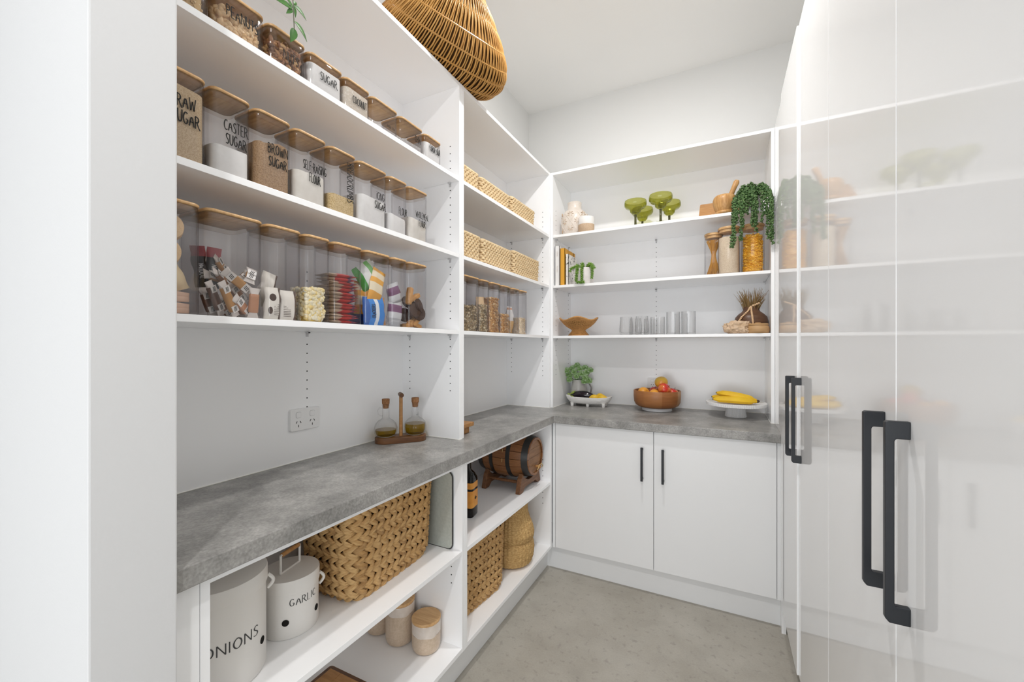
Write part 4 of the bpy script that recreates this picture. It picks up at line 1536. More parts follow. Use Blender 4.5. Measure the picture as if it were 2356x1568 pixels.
# bottle
t = thing('liquor_bottle', 'dark square bottle with an orange label beside the white divider', 'bottle', (-1.066, 1.632, .534 + ZERO), R(10))
m_dkg = clear('smoky dark glass', (.16, .15, .14), (.05, .05, .05), 1.5, .02)
sq = rrect(.076, .076, .014, 4)
rings = [[(x * s_, y * s_, z_) for x, y in sq] for s_, z_ in ((.92, 0), (1, .006), (1, .165), (.97, .176), (.7, .196), (.36, .212), (.34, .225))]
rings += [[(x * .34, y * .34, .262) for x, y in sq]]
MB().loft(rings).build('glass_body', m_dkg, t, smooth=50)
MB().prism(rrect(.069, .069, .013, 4), .004, .10).build('liquor', mat('dark spirit', (.05, .02, .008), .1), t)
for z0, z1 in ((.045, .122), (.132, .160)):
    lb = [(x * 1.012, y * 1.012) for x, y in sq]
    MB().loft([[(x, y, z0) for x, y in lb], [(x, y, z1) for x, y in lb]], False, False).build('paper_label', mat('orange label', (.72, .32, .04), .5, col2=(.62, .24, .03), scale=30), t)
mbs = MB()
mbs.obox((.0395, 0, .085), (.0003, 0, 0), (0, .012, .0), (0, 0, .0015))
mbs.obox((.0395, 0, .085), (.0003, 0, 0), (0, .0045, .0045), (0, -.0045, .0045))
mbs.build('label_emblem', M['ink'], t, smooth=0)
MB().lathe([(.0135, .262), (.0145, .264), (.0145, .285), (.013, .287)], n=20).build('cap', M['black'], t)

# barrel on its stand
m_stave = mat('barrel oak', (.26, .105, .032), .38, .5, col2=(.14, .052, .016), scale=10, detail=5, stretch=(2, 14, 14), island=[(.30, .13, .04), (.14, .05, .016), (.40, .19, .065)], objrand=True)
m_head = mat('barrel head oak', (.30, .15, .065), .5, .4, col2=(.20, .095, .04), scale=12, detail=4, stretch=(6, 1, 6))
br = thing('wooden_barrel', 'small dark oak barrel with black hoops lying in a wooden cradle', 'barrel', (-1.085, 2.108, .534 + ZERO))
BZ, BL = .178, .158
NST = 18


def brad(x):
    return .102 + .024 * (1 - (x / BL) ** 2)


for k in range(NST):
    a0, a1 = 2 * PI * k / NST + .010, 2 * PI * (k + 1) / NST - .010
    rings = []
    for q in range(9):
        x = -BL + 2 * BL * q / 8
        R0 = brad(x)
        rings.append([(x, R0 * math.cos(a_), BZ + R0 * math.sin(a_)) for a_ in (a0, (a0 + a1) / 2, a1)] + [(x, (R0 - .012) * math.cos(a_), BZ + (R0 - .012) * math.sin(a_)) for a_ in (a1, (a0 + a1) / 2, a0)])
    MB().loft(rings).build('stave', m_stave, br, smooth=30)
m_hoop = mat('black hoop', (.012, .011, .010), .4, .5)
for xa, xb in ((-.157, -.125), (-.075, -.052), (.030, .053), (.118, .152)):
    rings = []
    for x, dr in ((xa, 0), (xa, .002), (xb, .002), (xb, 0)):
        rings.append([(x, (brad(x) + dr) * math.cos(2 * PI * i / 48), BZ + (brad(x) + dr) * math.sin(2 * PI * i / 48)) for i in range(48)])
    MB().loft(rings, False, False).build('hoop', m_hoop, br, smooth=40)
for e in (-1, 1):
    for k in range(4):
        yA, yB = -.092 + k * .046, -.092 + (k + 1) * .046 - .001
        pts = []
        Rh = .0905
        n_ = 6
        for i in range(n_ + 1):
            y_ = yA + (yB - yA) * i / n_
            pts.append((y_, math.sqrt(max(Rh * Rh - y_ * y_, 0))))
        outl = pts + [(y_, -z_) for y_, z_ in reversed(pts)]
        xx = e * (BL - .012)
        # planks of the head lie flat across
        MB().loft([[(xx - .004, z_, BZ + y_) for y_, z_ in outl], [(xx + .004, z_, BZ + y_) for y_, z_ in outl]]).build('head_plank', m_head, br, smooth=0)
mbr = MB()
mbr.tube([(BL - .008, .02, BZ - .062), (BL + .020, .02, BZ - .062)], .008, 10)
mbr.build('spigot', m_oak, br)
mk = MB()
for e in (-1, 1):
    mk.tube([(BL + .012, .02, BZ - .055), (BL + .018, .02 + e * .015, BZ - .046), (BL + .020, .02 + e * .028, BZ - .058), (BL + .014, .02 + e * .034, BZ - .072)], .0022, 5)
mk.build('raffia_tie', mat('raffia', (.55, .40, .18), .8), br)
MB().tube([(.0, .0, BZ + .128), (.008, -.05, BZ + .12), (.01, -.118, BZ + .045), (.01, -.127, BZ - .02)], .0015, 5).build('raffia_cord', mat('raffia', (.55, .40, .18), .8), br)
m_cradle = mat('cradle walnut', (.19, .085, .035), .5, .4, col2=(.11, .045, .018), scale=10, detail=5, stretch=(8, 1, 8))
for x in (-.098, .112):
    prof = [(-.138, 0), (-.138, .012), (-.115, .078), (-.100, .090)]
    arc = []
    for i in range(13):
        a_ = R(218) + R(104) * i / 12
        arc.append((.127 * math.cos(a_), BZ + .127 * math.sin(a_)))
    prof += arc
    prof += [(.100, .090), (.115, .078), (.138, .012), (.138, 0), (.10, 0), (.07, .022), (-.07, .022), (-.10, 0)]
    mbc = MB()
    mbc.loft([[(x - .013, y_, z_) for y_, z_ in prof], [(x + .013, y_, z_) for y_, z_ in prof]])
    mbc.build('cradle_end', m_cradle, br, smooth=0, bevel=.002)
for y_ in (-.09, .09):
    MB().tube([(-.09, y_, .05), (.104, y_, .05)], .008, 8).build('cradle_rod', m_cradle, br)

# ================================================================== far wall, upper shelf
m_porc = mat('cream ceramic', (.72, .66, .60), .3, .5, col2=(.66, .59, .52), scale=30)
m_tan = mat('raw clay', (.58, .43, .30), .7, .3, col2=(.50, .36, .24), scale=160)


def vz(y):
    return S1 + ZERO


xv = x_at(1322, 2.66)
t = thing('patterned_vase', 'cream ceramic vase with a carved diamond and leaf pattern, upper far shelf', 'vase', (xv, 2.66, S1 + ZERO))
vp = [(.055, 0), (.072, .01), (.084, .05), (.088, .10), (.084, .14), (.066, .168), (.050, .178), (.046, .190), (.045, .215), (.047, .228)]
MB().lathe(vp, n=56, cap1=False).build('body', m_porc, t, smooth=60)


def vr(z):
    for (r0, z0), (r1, z1) in zip(vp[:-1], vp[1:]):
        if z0 <= z <= z1:
            return r0 + (r1 - r0) * (z - z0) / (z1 - z0)
    return .05


mbp = MB()
for k in range(6):
    a0 = k * PI / 3
    for (aa, za, ab, zb) in ((0, .02, PI / 6, .09), (PI / 6, .09, PI / 3, .02), (0, .15, PI / 6, .09), (PI / 6, .09, PI / 3, .15)):
        pts = []
        for q in range(7):
            f = q / 6
            a_ = a0 + aa + (ab - aa) * f
            z_ = za + (zb - za) * f
            r_ = vr(z_) + .0005
            pts.append((r_ * math.cos(a_), r_ * math.sin(a_), z_))
        mbp.tube(pts, .0018, 5)
mbp.build('raised_line', m_porc, t)
mbd = MB()
for k in range(6):
    for cz, off in ((.09, 0), (.135, PI / 6), (.045, PI / 6)):
        a_ = k * PI / 3 + off
        r_ = vr(cz)
        n_ = Vector((math.cos(a_), math.sin(a_), 0))
        s_ = Vector((-math.sin(a_), math.cos(a_), 0))
        for q in range(7):
            b_ = 2 * PI * q / 7
            d_ = s_ * math.cos(b_) + Vector((0, 0, 1)) * math.sin(b_)
            c_ = n_ * (r_ * .992) + Vector((0, 0, cz)) + d_ * .014
            Mx = Matrix((d_, d_.cross(n_), n_)).transposed()
            mbd.ell(c_, .009, .0018, .003, Mx, 6, 4)
mbd.build('carved_leaf', m_tan, t)
xc_ = x_at(1349, 2.59)
t = thing('ceramic_cup', 'small tumbler-shaped cup, white above and tan below, beside the patterned vase', 'cup', (xc_, 2.59, S1 + ZERO))
MB().lathe([(.046, 0), (.050, .006), (.051, .05)], n=36).build('clay_base', m_tan, t)
MB().lathe([(.051, .05), (.0515, .052), (.0505, .096), (.049, .098), (.047, .096), (.047, .052)], n=36, cap1=False, cap0=False).build('glazed_wall', mat('white glaze', (.78, .76, .74), .15), t)


# green glasses
def goblet(label, loc):
    t = thing('green_goblet', label, 'glass', loc, 0, 'olive green glasses on the upper far shelf')
    m = M['greenglass']

    def dim(a_, r, z):
        return r * (1 + .012 * math.sin(a_ * 14 + z * 420) * (1 if z > .10 else 0)), z
    bowl = [(.007, .082), (.020, .087), (.031, .098), (.034, .112), (.040, .118), (.056, .124), (.0655, .136), (.067, .152), (.064, .166), (.0625, .166), (.065, .152), (.063, .138), (.054, .127), (.038, .121), (.032, .114), (.029, .100), (.018, .090)]
    MB().lathe(bowl, n=48, cap0=True, cap1=True, fn=dim).build('bowl', m, t, smooth=70)
    MB().lathe([(.0095, .006), (.0072, .02), (.0065, .06), (.0075, .083)], n=16).build('stem', M['stemglass'], t, smooth=60)
    MB().lathe([(.038, 0), (.039, .002), (.030, .004), (.009, .007)], n=36).build('foot', m, t, smooth=60)
    return t


M['stemglass'] = mat('dark olive glass stem', (.055, .055, .012), .08, .6)
goblet('olive green wide-bowled glass, front left of the four', (x_at(1462, 2.62), 2.62, S1 + ZERO))
goblet('olive green wide-bowled glass, front right and tallest in view', (x_at(1520, 2.58), 2.58, S1 + ZERO))
goblet('olive green wide-bowled glass half hidden behind the front left one', (x_at(1478, 2.785), 2.785, S1 + ZERO))
goblet('olive green wide-bowled glass half hidden behind the front right one', (x_at(1540, 2.735), 2.735, S1 + ZERO))

# board, mortar
m_board = mat('honey board', (.56, .30, .12), .5, .4, col2=(.46, .22, .075), scale=8, detail=5, stretch=(2, 14, 2))
xb0 = x_at(1606, 2.62)
t = thing('cutting_board', 'honey-coloured rectangular cutting board leaning back behind the mortar', 'cutting board', (xb0 + .108, 2.645, S1 + ZERO))
ol2 = rrect(.213, .225, .010, 3)
mbb = MB()
tilt = R(38)
rings = []
for d_ in (0, .016):
    rings.append([(x, (y + .1125) * math.cos(tilt) + d_ * -math.sin(tilt) + .012, (y + .1125) * math.sin(tilt) + d_ * math.cos(tilt)) for x, y in ol2])
mbb.loft(rings)
mbb.build('board', m_board, t, smooth=30, bevel=.002)
xm = x_at(1667, 2.585)
m_bam2 = mat('striped bamboo', (.58, .33, .13), .4, .4, col2=(.40, .20, .065), scale=16, detail=3, stretch=(6, 6, .6))
t = thing('mortar', 'striped wooden mortar bowl in front of the cutting board', 'mortar', (xm, 2.585, S1 + ZERO))
MB().lathe([(.045, 0), (.050, .004), (.049, .012), (.044, .018), (.052, .034), (.0585, .058), (.0600, .080), (.055, .097), (.048, .104), (.045, .102), (.049, .085), (.047, .06), (.03, .035)], n=40).build('bowl', m_bam2, t, smooth=60)
t2 = MB().tube([(0, 0, 0), (.022, .0, .055), (.040, .0, .10), (.052, 0, .128), (.056, 0, .138)], [.016, .013, .0135, .0155, .011], 14).build('pestle', m_bam2, loc=(xm + .006, 2.585, S1 + .044))
tag(t2, 'wooden pestle standing in the striped mortar', 'pestle')

# ---- hanging string-of-pearls
m_leafd = mat('dark bead leaf', (.035, .085, .02), .45, .4, island=[(.03, .075, .018), (.06, .13, .035), (.10, .18, .06), (.04, .06, .02)])
xp = x_at(1728, 2.60)
pl = thing('trailing_plant', 'bushy dark green trailing plant in a small pot spilling over the upper far shelf', 'plant', (xp, 2.615, S1 + ZERO))
MB().lathe([(.042, 0), (.052, .006), (.058, .075), (.056, .078), (.052, .074), (.05, .06)], n=32).build('pot', mat('pale grey pot', (.62, .58, .55), .6), pl)


def bead_stem(parent, pts, name, m, step=.0062, size=.0052, shape=(1, 1, 1), spread=.008, seed=0):
    mbv = MB()
    rnd = random.Random(seed)
    P = [Vector(p) for p in pts]
    # smooth
    Q = []
    for i in range(len(P) - 1):
        p0, p1, p2, p3 = P[max(i - 1, 0)], P[i], P[i + 1], P[min(i + 2, len(P) - 1)]
        for k in range(8):
            f = k / 8
            Q.append(.5 * ((2 * p1) + (-p0 + p2) * f + (2 * p0 - 5 * p1 + 4 * p2 - p3) * f * f + (-p0 + 3 * p1 - 3 * p2 + p3) * f ** 3))
    Q.append(P[-1])
    mbv.tube(Q, .0012, 4)
    acc = 0
    for a_, b_ in zip(Q[:-1], Q[1:]):
        d = b_ - a_
        acc += d.length
        while acc > step:
            acc -= step
            for z_ in range(2):
                off = Vector((rnd.uniform(-1, 1), rnd.uniform(-1, 1), rnd.uniform(-.5, .5))) * spread
                s_ = size * rnd.uniform(.75, 1.2)
                mbv.ell(b_ + off, s_ * shape[0], s_ * shape[1], s_ * shape[2], Matrix.Rotation(rnd.uniform(0, 6), 3, 'X') @ Matrix.Rotation(rnd.uniform(0, 6), 3, 'Z'), 6, 4)
    return mbv.build(name, m, parent, smooth=70)


for k in range(26):
    rnd = random.Random(k + 40)
    ang = rnd.uniform(-PI, 0) if k > 6 else rnd.uniform(-PI, PI)
    bx, by = .03 * math.cos(ang), .03 * math.sin(ang)
    ex = max(min(.10 * math.cos(ang) + rnd.uniform(-.02, .03), .084), -.085)
    top_ = .10 + rnd.uniform(0, .045)
    drop = rnd.choice([-.02, -.08, -.13, -.17, -.20, -.05]) if ex > .015 or ex < -.045 else rnd.choice([.03, .0, -.10, -.03])
    fy = -.115 if drop < .02 else -.075
    px = xp + ex
    pts = [(bx, by, .06), (bx * 1.4, by * 1.5, top_), (ex * .8, -.075, top_ * .75), (ex, fy, .035), (ex * 1.03, fy + rnd.uniform(-.008, .0), (.03 + drop) / 2), (ex * 1.04 + rnd.uniform(-.008, .008), fy, drop)]
    if drop >= .02:
        pts = pts[:4]
    bead_stem(pl, pts, 'trailing_stem', m_leafd, seed=k)
for k in range(14):
    rnd = random.Random(k + 90)
    a_ = rnd.uniform(0, 2 * PI)
    bead_stem(pl, [(0, 0, .06), (.03 * math.cos(a_), .03 * math.sin(a_), .12), (.055 * math.cos(a_), .05 * math.sin(a_), .14 + rnd.uniform(-.02, .035)), (.07 * math.cos(a_), .06 * math.sin(a_), .11)], 'upright_stem', m_leafd, seed=k + 50)

# ================================================================== far wall, second shelf
# books
for nm, lb, u0, u1, h, dp, col, y0 in (('book', 'white book with faint grey spine lettering, against the side panel', 1276.5, 1287.5, .262, .20, (.74, .73, .72), 2.565), ('book', 'orange notebook with a strap, between two pale books', 1288.5, 1300, .245, .21, (.66, .33, .04), 2.573),
                                       ('book', 'shorter white book with a speckled cover, beside the succulent', 1301, 1308, .205, .17, (.75, .73, .70), 2.575)):
    xa, xb = x_at(u0, y0), x_at(u1, y0)
    t = thing(nm, lb, 'book', ((xa + xb) / 2, y0, S2 + ZERO))
    w = (xb - xa) - .002
    m_cov = mat('book cover ' + lb[:12], col, .55, .3)
    if 'speckled' in lb:
        m_cov = mat('speckled cover', (.74, .71, .67), .55, .3, col2=(.10, .10, .09), scale=60, detail=2, lo=.58, hi=.62)
    cv = MB()
    cv.box(-w / 2, -w / 2 + .0025, 0, dp, 0, h)
    cv.box(w / 2 - .0025, w / 2, 0, dp, 0, h)
    cv.box(-w / 2, w / 2, 0, .003, 0, h)
    cv.build('cover', m_cov, t, smooth=0)
    MB().box(-w / 2 + .0025, w / 2 - .0025, .003, dp - .003, .003, h - .003).build('pages', mat('paper pages', (.76, .73, .66), .8), t, smooth=0)
    if lb.startswith('orange'):
        MB().box(-w / 2 - .0008, w / 2 + .0008, dp - .035, dp - .028, -.0 + .001, h + .001).build('strap', M['ink'], t, smooth=0)
    if lb.startswith('white book'):
        mbt = MB()
        for wd, cz in (('COOKING', h * .80), ('THE DISHES', h * .42)):
            fn = lambda x, y, d: (-.004 + y, -d, cz - x)
            letters(mbt, wd, fn, .009, .8, .09, .2, 'c')
        mbt.build('spine_lettering', mat('faint brown print', (.48, .40, .34), .6), t, smooth=0)

# burro-tail succulent
m_leafg = mat('fresh green leaf', (.13, .26, .035), .4, .4, island=[(.10, .22, .03), (.18, .33, .05), (.25, .40, .09)])
ys_ = 2.60
xs_ = x_at(1345, ys_)
t = thing('succulent_plant', 'small pale pot with plaited green trailing succulent stems, beside the books', 'plant', (xs_, ys_, S2 + ZERO))
MB().lathe([(.050, 0), (.056, .004), (.058, .10), (.056, .103), (.052, .10), (.052, .07)], n=36).build('pot', mat('pale stone pot', (.66, .63, .61), .6, col2=(.58, .54, .52), scale=25), t)


def tail(parent, pts, seed, size=.0095):
    P = [Vector(p) for p in pts]
    Q = []
    for i in range(len(P) - 1):
        p0, p1, p2, p3 = P[max(i - 1, 0)], P[i], P[i + 1], P[min(i + 2, len(P) - 1)]
        for k in range(10):
            f = k / 10
            Q.append(.5 * ((2 * p1) + (-p0 + p2) * f + (2 * p0 - 5 * p1 + 4 * p2 - p3) * f * f + (-p0 + 3 * p1 - 3 * p2 + p3) * f ** 3))
    Q.append(P[-1])
    mbv = MB()
    mbv.tube(Q, .002, 5)
    acc, k = 0, 0
    tot = len(Q)
    for j, (a_, b_) in enumerate(zip(Q[:-1], Q[1:])):
        acc += (b_ - a_).length
        while acc > .0068:
            acc -= .0068
            k += 1
            d = (b_ - a_).normalized()
            n1 = d.orthogonal().normalized()
            n2 = d.cross(n1)
            for q in range(4):
                ang = q * PI / 2 + (k % 2) * PI / 4
                rad = n1 * math.cos(ang) + n2 * math.sin(ang)
                dirv = (d * .75 + rad).normalized()
                sd = dirv.cross(d).normalized()
                Mx = Matrix((sd, dirv.cross(sd), dirv)).transposed()
                s_ = size * (1 - .25 * j / tot)
                mbv.ell(b_ + dirv * s_ * .85, s_ * .36, s_ * .30, s_, Mx, 6, 5)
    return mbv.build('trailing_stem', m_leafg, parent, smooth=70)


tail(t, [(-.02, -.02, .10), (-.035, -.045, .118), (-.028, -.068, .085), (-.033, -.070, .04), (-.030, -.070, .012), (.005, -.072, .006), (.02, -.072, .008)], 1)
tail(t, [(.0, -.02, .10), (.0, -.05, .125), (.004, -.070, .09), (.004, -.070, .05), (.003, -.068, .022)], 2)
tail(t, [(.02, 0, .10), (.045, -.03, .122), (.062, -.045, .095), (.064, -.045, .06), (.060, -.045, .03)], 3)
tail(t, [(-.02, 0, .10), (-.05, -.02, .115), (-.080, -.03, .105), (-.088, -.03, .09)], 4)
tail(t, [(.01, .01, .10), (.03, -.01, .125), (.055, -.02, .12), (.07, -.02, .10)], 5)


# round glass canisters
def jar(label, loc, r, h):
    t = thing('glass_canister', label, 'canister', loc)
    MB().lathe([(r * .9, 0), (r, .004), (r, h - .02), (r * .97, h - .014)], n=48, cap1=False).build('glass_body', M['clear'], t, smooth=60)
    MB().lathe([(r * .92, h - .028), (r * .92, h - .012), (r * 1.02, h - .012), (r * 1.03, h - .008), (r * 1.03, h - .002), (r, h)], n=48).build('lid', M['bamboo'], t)
    return t


YJ = 2.615
m_spag = mat('spaghetti', (.50, .24, .05), .5, .3, island=[(.42, .19, .04), (.62, .33, .08), (.52, .26, .05)])
x1, x2, x3 = x_at(1642, YJ + .03), x_at(1677, YJ), x_at(1732, YJ)
jar('round clear jar of spaghetti with a bamboo lid, left of three', (x1, YJ + .035, S2 + ZERO), .048, .246)
mbs = MB()
for k in range(170):
    a_ = random.uniform(0, 2 * PI)
    b_ = a_ + PI * random.uniform(.75, 1.1)
    r0 = .040 * math.sqrt(random.random())
    mbs.tube([(r0 * math.cos(a_), r0 * math.sin(a_), .004), (r0 * .3 * math.cos(a_ + .8), r0 * .3 * math.sin(a_ + .8), .11), (.042 * math.cos(b_) * .9, .042 * math.sin(b_) * .9, .205)], .0011, 4)
o = mbs.build('spaghetti', m_spag, loc=(x1, YJ + .035, S2 + ZERO + .001))
o['kind'] = 'stuff'
tag(o, 'brown spaghetti crossing over in the left round jar', 'pasta')
jar('round clear jar nearly full of pale rice with a bamboo lid, middle of three', (x2, YJ, S2 + ZERO), .0545, .262)
o = MB().lathe([(.045, .003), (.051, .006), (.051, .205), (.03, .209)], n=40).build('rice', mat('pale rice fill', (.74, .62, .47), .8, .2, col2=(.60, .46, .32), scale=330, detail=2, lo=.5, hi=.62, bump=.6, bscale=300), loc=(x2, YJ, S2 + ZERO))
o['kind'] = 'stuff'
tag(o, 'pale speckled rice in the middle round jar', 'rice')
jar('round clear jar of yellow pasta spirals with a bamboo lid, right of three', (x3, YJ, S2 + ZERO), .0545, .262)
m_pasta = mat('yellow pasta', (.85, .46, .03), .45, .4, island=[(.88, .50, .04), (.76, .36, .02), (.92, .60, .09)])
mbs = MB()
for k in range(420):
    a_ = random.uniform(0, 2 * PI)
    rr = random.uniform(.040, .047)
    z_ = random.uniform(.008, .200)
    t1 = Vector((-math.sin(a_), math.cos(a_), random.uniform(-.6, .6))).normalized()
    p = Vector((rr * math.cos(a_), rr * math.sin(a_), z_))
    L_ = .010
    n1 = t1.orthogonal().normalized()
    n2 = t1.cross(n1)
    pts = [p + t1 * L_ * (q / 3 - 1) + (n1 * math.cos(q * 1.6) + n2 * math.sin(q * 1.6)) * .0016 for q in range(7)]
    mbs.tube(pts, .0030, 4)
mbs.lathe([(.038, .003), (.038, .20)], n=20)
for k in range(40):
    p = Vector((random.uniform(-.03, .03), random.uniform(-.03, .03), .203 + random.uniform(-.004, .006)))
    t1 = Vector((random.uniform(-1, 1), random.uniform(-1, 1), random.uniform(-.3, .3))).normalized()
    mbs.tube([p - t1 * .01, p, p + t1 * .01], .0036, 5)
o = mbs.build('pasta_spirals', m_pasta, loc=(x3, YJ, S2 + ZERO), smooth=50)
o['kind'] = 'stuff'
tag(o, 'yellow pasta spirals filling the right round jar', 'pasta')

# ================================================================== far wall, third shelf
m_ratt = mat('honey rattan', (.50, .26, .08), .5, .4, col2=(.38, .18, .05), scale=60)
xw_ = x_at(1330, 2.66)
t = thing('rattan_bowl', 'footed rattan bowl with a wavy scalloped rim, third far shelf', 'bowl', (xw_ + .004, 2.66, S3 + ZERO))
t.scale = (.94, .94, .96)
prr = [(.072, 0), (.060, .014), (.048, .028), (.042, .036), (.055, .046), (.082, .062), (.105, .080), (.122, .098), (.128, .108)]


def wavy(a_, r, z):
    w_ = math.sin(a_ * 4 + .6)
    f = max(0, (z - .07) / .04)
    return r * (1 + .03 * f * w_), z + .010 * f * w_


mbw = MB()
NR = 26
for k in range(NR):
    q = k / (NR - 1) * (len(prr) - 1)
    i = min(int(q), len(prr) - 2)
    f = q - i
    r_, z_ = prr[i][0] * (1 - f) + prr[i + 1][0] * f, prr[i][1] * (1 - f) + prr[i + 1][1] * f
    pts = []
    for j in range(96):
        a_ = 2 * PI * j / 96
        rr, zz = wavy(a_, r_, z_)
        rr += .0018 * math.sin(a_ * 24 + k * PI)
        pts.append((rr * math.cos(a_), rr * math.sin(a_), zz + .002))
    mbw.tube(pts, .0027, 5, True)
o = mbw.build('weave', m_ratt, t, smooth=70)
o['kind'] = 'stuff'
mbw = MB()
for k in range(48):
    a_ = 2 * PI * k / 48
    pts = []
    for r_, z_ in prr:
        rr, zz = wavy(a_, r_, z_)
        pts.append((rr * math.cos(a_), rr * math.sin(a_), zz + .002))
    mbw.tube(pts, .0022, 4)
mbw.build('upright_cane', m_ratt, t, smooth=70)['kind'] = 'stuff'
rp_ = []
for j in range(96):
    a_ = 2 * PI * j / 96
    rr, zz = wavy(a_, .128, .110)
    rp_.append((rr * math.cos(a_), rr * math.sin(a_), zz + .003))
MB().tube(rp_, .006, 8, True).build('rim', m_ratt, t)
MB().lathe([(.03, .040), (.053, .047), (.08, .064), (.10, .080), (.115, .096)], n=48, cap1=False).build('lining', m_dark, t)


# tumblers
def tumbler(label, loc, kind):
    t = thing('glass_tumbler', label, 'glass', loc, 0, 'clear tumblers on the third far shelf')
    if kind == 's':
        pr = [(.026, 0), (.036, .004), (.0405, .022), (.040, .05), (.037, .085), (.0345, .115), (.0335, .115), (.036, .085), (.039, .05), (.0385, .024), (.030, .012), (.012, .012)]
        fn = lambda a_, r, z: (r * (1 + .028 * math.cos(a_ * 22)), z)
    elif kind == 'm':
        pr = [(.036, 0), (.040, .003), (.0405, .110), (.0393, .110), (.0385, .008), (.02, .008)]
        fn = lambda a_, r, z: (r * (1 + .026 * math.cos(a_ * 24)), z)
    else:
        pr = [(.034, 0), (.038, .003)] + [(.038, .003 + .006 * k) for k in range(1, 16)] + [(.0385, .135), (.0373, .135), (.0365, .010), (.018, .010)]
        fn = lambda a_, r, z: (r * (1 + (.030 * math.cos(a_ * 20) * math.cos(z * 1047) if .006 < z < .10 else 0)), z)
    MB().lathe(pr, n=132, fn=fn).build('glass_body', M['ribglass'], t, smooth=80)
    return t


for lb, u_, y_, k_ in (('ribbed stemless glass at the left end of the tumbler row', 1441, 2.64, 's'), ('ribbed stemless glass, second from the left in the tumbler row', 1477, 2.63, 's'),
                       ('straight ribbed tumbler in the middle of the tumbler row', 1513, 2.66, 'm'), ('straight ribbed tumbler behind the two stemless glasses', 1497, 2.80, 'm'),
                       ('tall dimpled tumbler, left one of the tall pair in front', 1549, 2.64, 'd'), ('tall dimpled tumbler at the right end of the row', 1584, 2.63, 'd'),
                       ('tall dimpled tumbler behind the right-hand tall pair', 1567, 2.78, 'd'), ('ribbed stemless glass behind the left end of the row', 1462, 2.80, 's')):
    tumbler(lb, (x_at(u_, y_), y_, S3 + ZERO), k_)

# brown vase, grass, beads, coral, round box
m_vbr = mat('dark carved wood', (.13, .065, .035), .4, .4, col2=(.085, .04, .02), scale=10, detail=4, stretch=(1, 1, 6))
xv2 = x_at(1728, 2.68)
t = thing('wooden_vase', 'dark brown round-bellied wooden vase holding dried grass', 'vase', (xv2, 2.68, S3 + ZERO))
MB().lathe([(.060, 0), (.072, .005), (.080, .03), (.083, .065), (.079, .092), (.064, .110), (.046, .124), (.040, .134), (.0395, .150), (.036, .150), (.036, .12)], n=44, cap1=False).build('body', m_vbr, t, smooth=60)
mbg = MB()
rnd = random.Random(3)
for k in range(170):
    a_ = rnd.uniform(0, 2 * PI)
    r_ = rnd.uniform(0, .03)
    L_ = rnd.uniform(.07, .145)
    sp = rnd.uniform(.1, .55)
    b_ = a_ + rnd.uniform(-.6, .6)
    p0 = Vector((r_ * math.cos(a_), r_ * math.sin(a_), .11))
    p1 = p0 + Vector((math.cos(b_) * sp * L_ * .5, math.sin(b_) * sp * L_ * .5, L_ * .6))
    p2 = p0 + Vector((math.cos(b_) * sp * L_ * 1.0, math.sin(b_) * sp * L_ * 1.0, L_ * 1.05 - sp * .02)) + Vector((rnd.uniform(-.012, .012), rnd.uniform(-.012, .012), 0))
    mbg.tube([p0, p1, p2], [.0016, .0014, .0004], 4)
o = mbg.build('dried_grass', mat('dried grass', (.30, .19, .08), .8, .2, island=[(.22, .13, .05), (.40, .27, .12), (.30, .20, .09)]), loc=(xv2, 2.68, S3 + ZERO))
o['kind'] = 'stuff'
tag(o, 'tuft of brown dried grass standing in the dark wooden vase', 'grass')
m_bead = mat('pale wood bead', (.66, .46, .28), .6, .3)
mbb = MB()


def vrad(z):
    pp = [(.080, .03), (.083, .065), (.079, .092), (.064, .110), (.046, .124), (.040, .134), (.0395, .150)]
    if z < .03:
        return .08
    for (r0, z0), (r1, z1) in zip(pp[:-1], pp[1:]):
        if z0 <= z <= z1:
            return r0 + (r1 - r0) * (z - z0) / (z1 - z0)
    return .04


for k in range(17):
    f = k / 16
    z_ = .150 - .115 * f
    for a_ in (R(-95) - R(52) * f ** .8, R(-92) + R(6) * f):
        r_ = vrad(z_) + .006
        mbb.ell((r_ * math.cos(a_), r_ * math.sin(a_), z_), .0058, .0058, .0050, None, 8, 6)
for k in range(4):
    mbb.ell((.008 + k * .009, -.040, .156 + k * .004), .0062, .0062, .0062, None, 8, 6)
o = mbb.build('bead_garland', m_bead, loc=(xv2, 2.68, S3 + ZERO), smooth=60)
tag(o, 'string of pale wooden beads draped over the dark wooden vase', 'garland')
# coral rock
mbc = bmesh.new()
bmesh.ops.create_icosphere(mbc, subdivisions=5, radius=1)
for v in mbc.verts:
    p = v.co.normalized()
    r_ = 1 + .35 * noise.noise(p * 2.2 + Vector((3, 1, 0))) + .28 * abs(noise.noise(p * 5.5)) + .12 * noise.noise(p * 13)
    v.co = Vector((p.x * .062 * r_, p.y * .036 * r_, max(p.z * .036 * r_, -.030)))
me = bpy.data.meshes.new('coral_rock')
mbc.to_mesh(me)
mbc.free()
me.shade_smooth()
me.materials.append(mat('pale coral', (.66, .50, .36), .85, .2, col2=(.50, .35, .22), scale=30, bump=.6, bscale=90))
o = bpy.data.objects.new('coral_rock', me)
C.objects.link(o)
o.location = (x_at(1697, 2.585), 2.585, S3 + .031)
tag(o, 'pale knobbly coral-like rock in front of the dark wooden vase', 'rock')
xr_ = x_at(1744, 2.585)
t = thing('round_box', 'small round light-wood box with a lid, in front of the dark wooden vase', 'box', (xr_, 2.588, S3 + ZERO))
m_lbox = mat('light turned wood', (.50, .31, .15), .5, .4, col2=(.42, .25, .11), scale=12, stretch=(1, 1, 8))
MB().lathe([(.048, 0), (.053, .005), (.055, .020), (.052, .036), (.048, .041)], n=40).build('base', m_lbox, t)
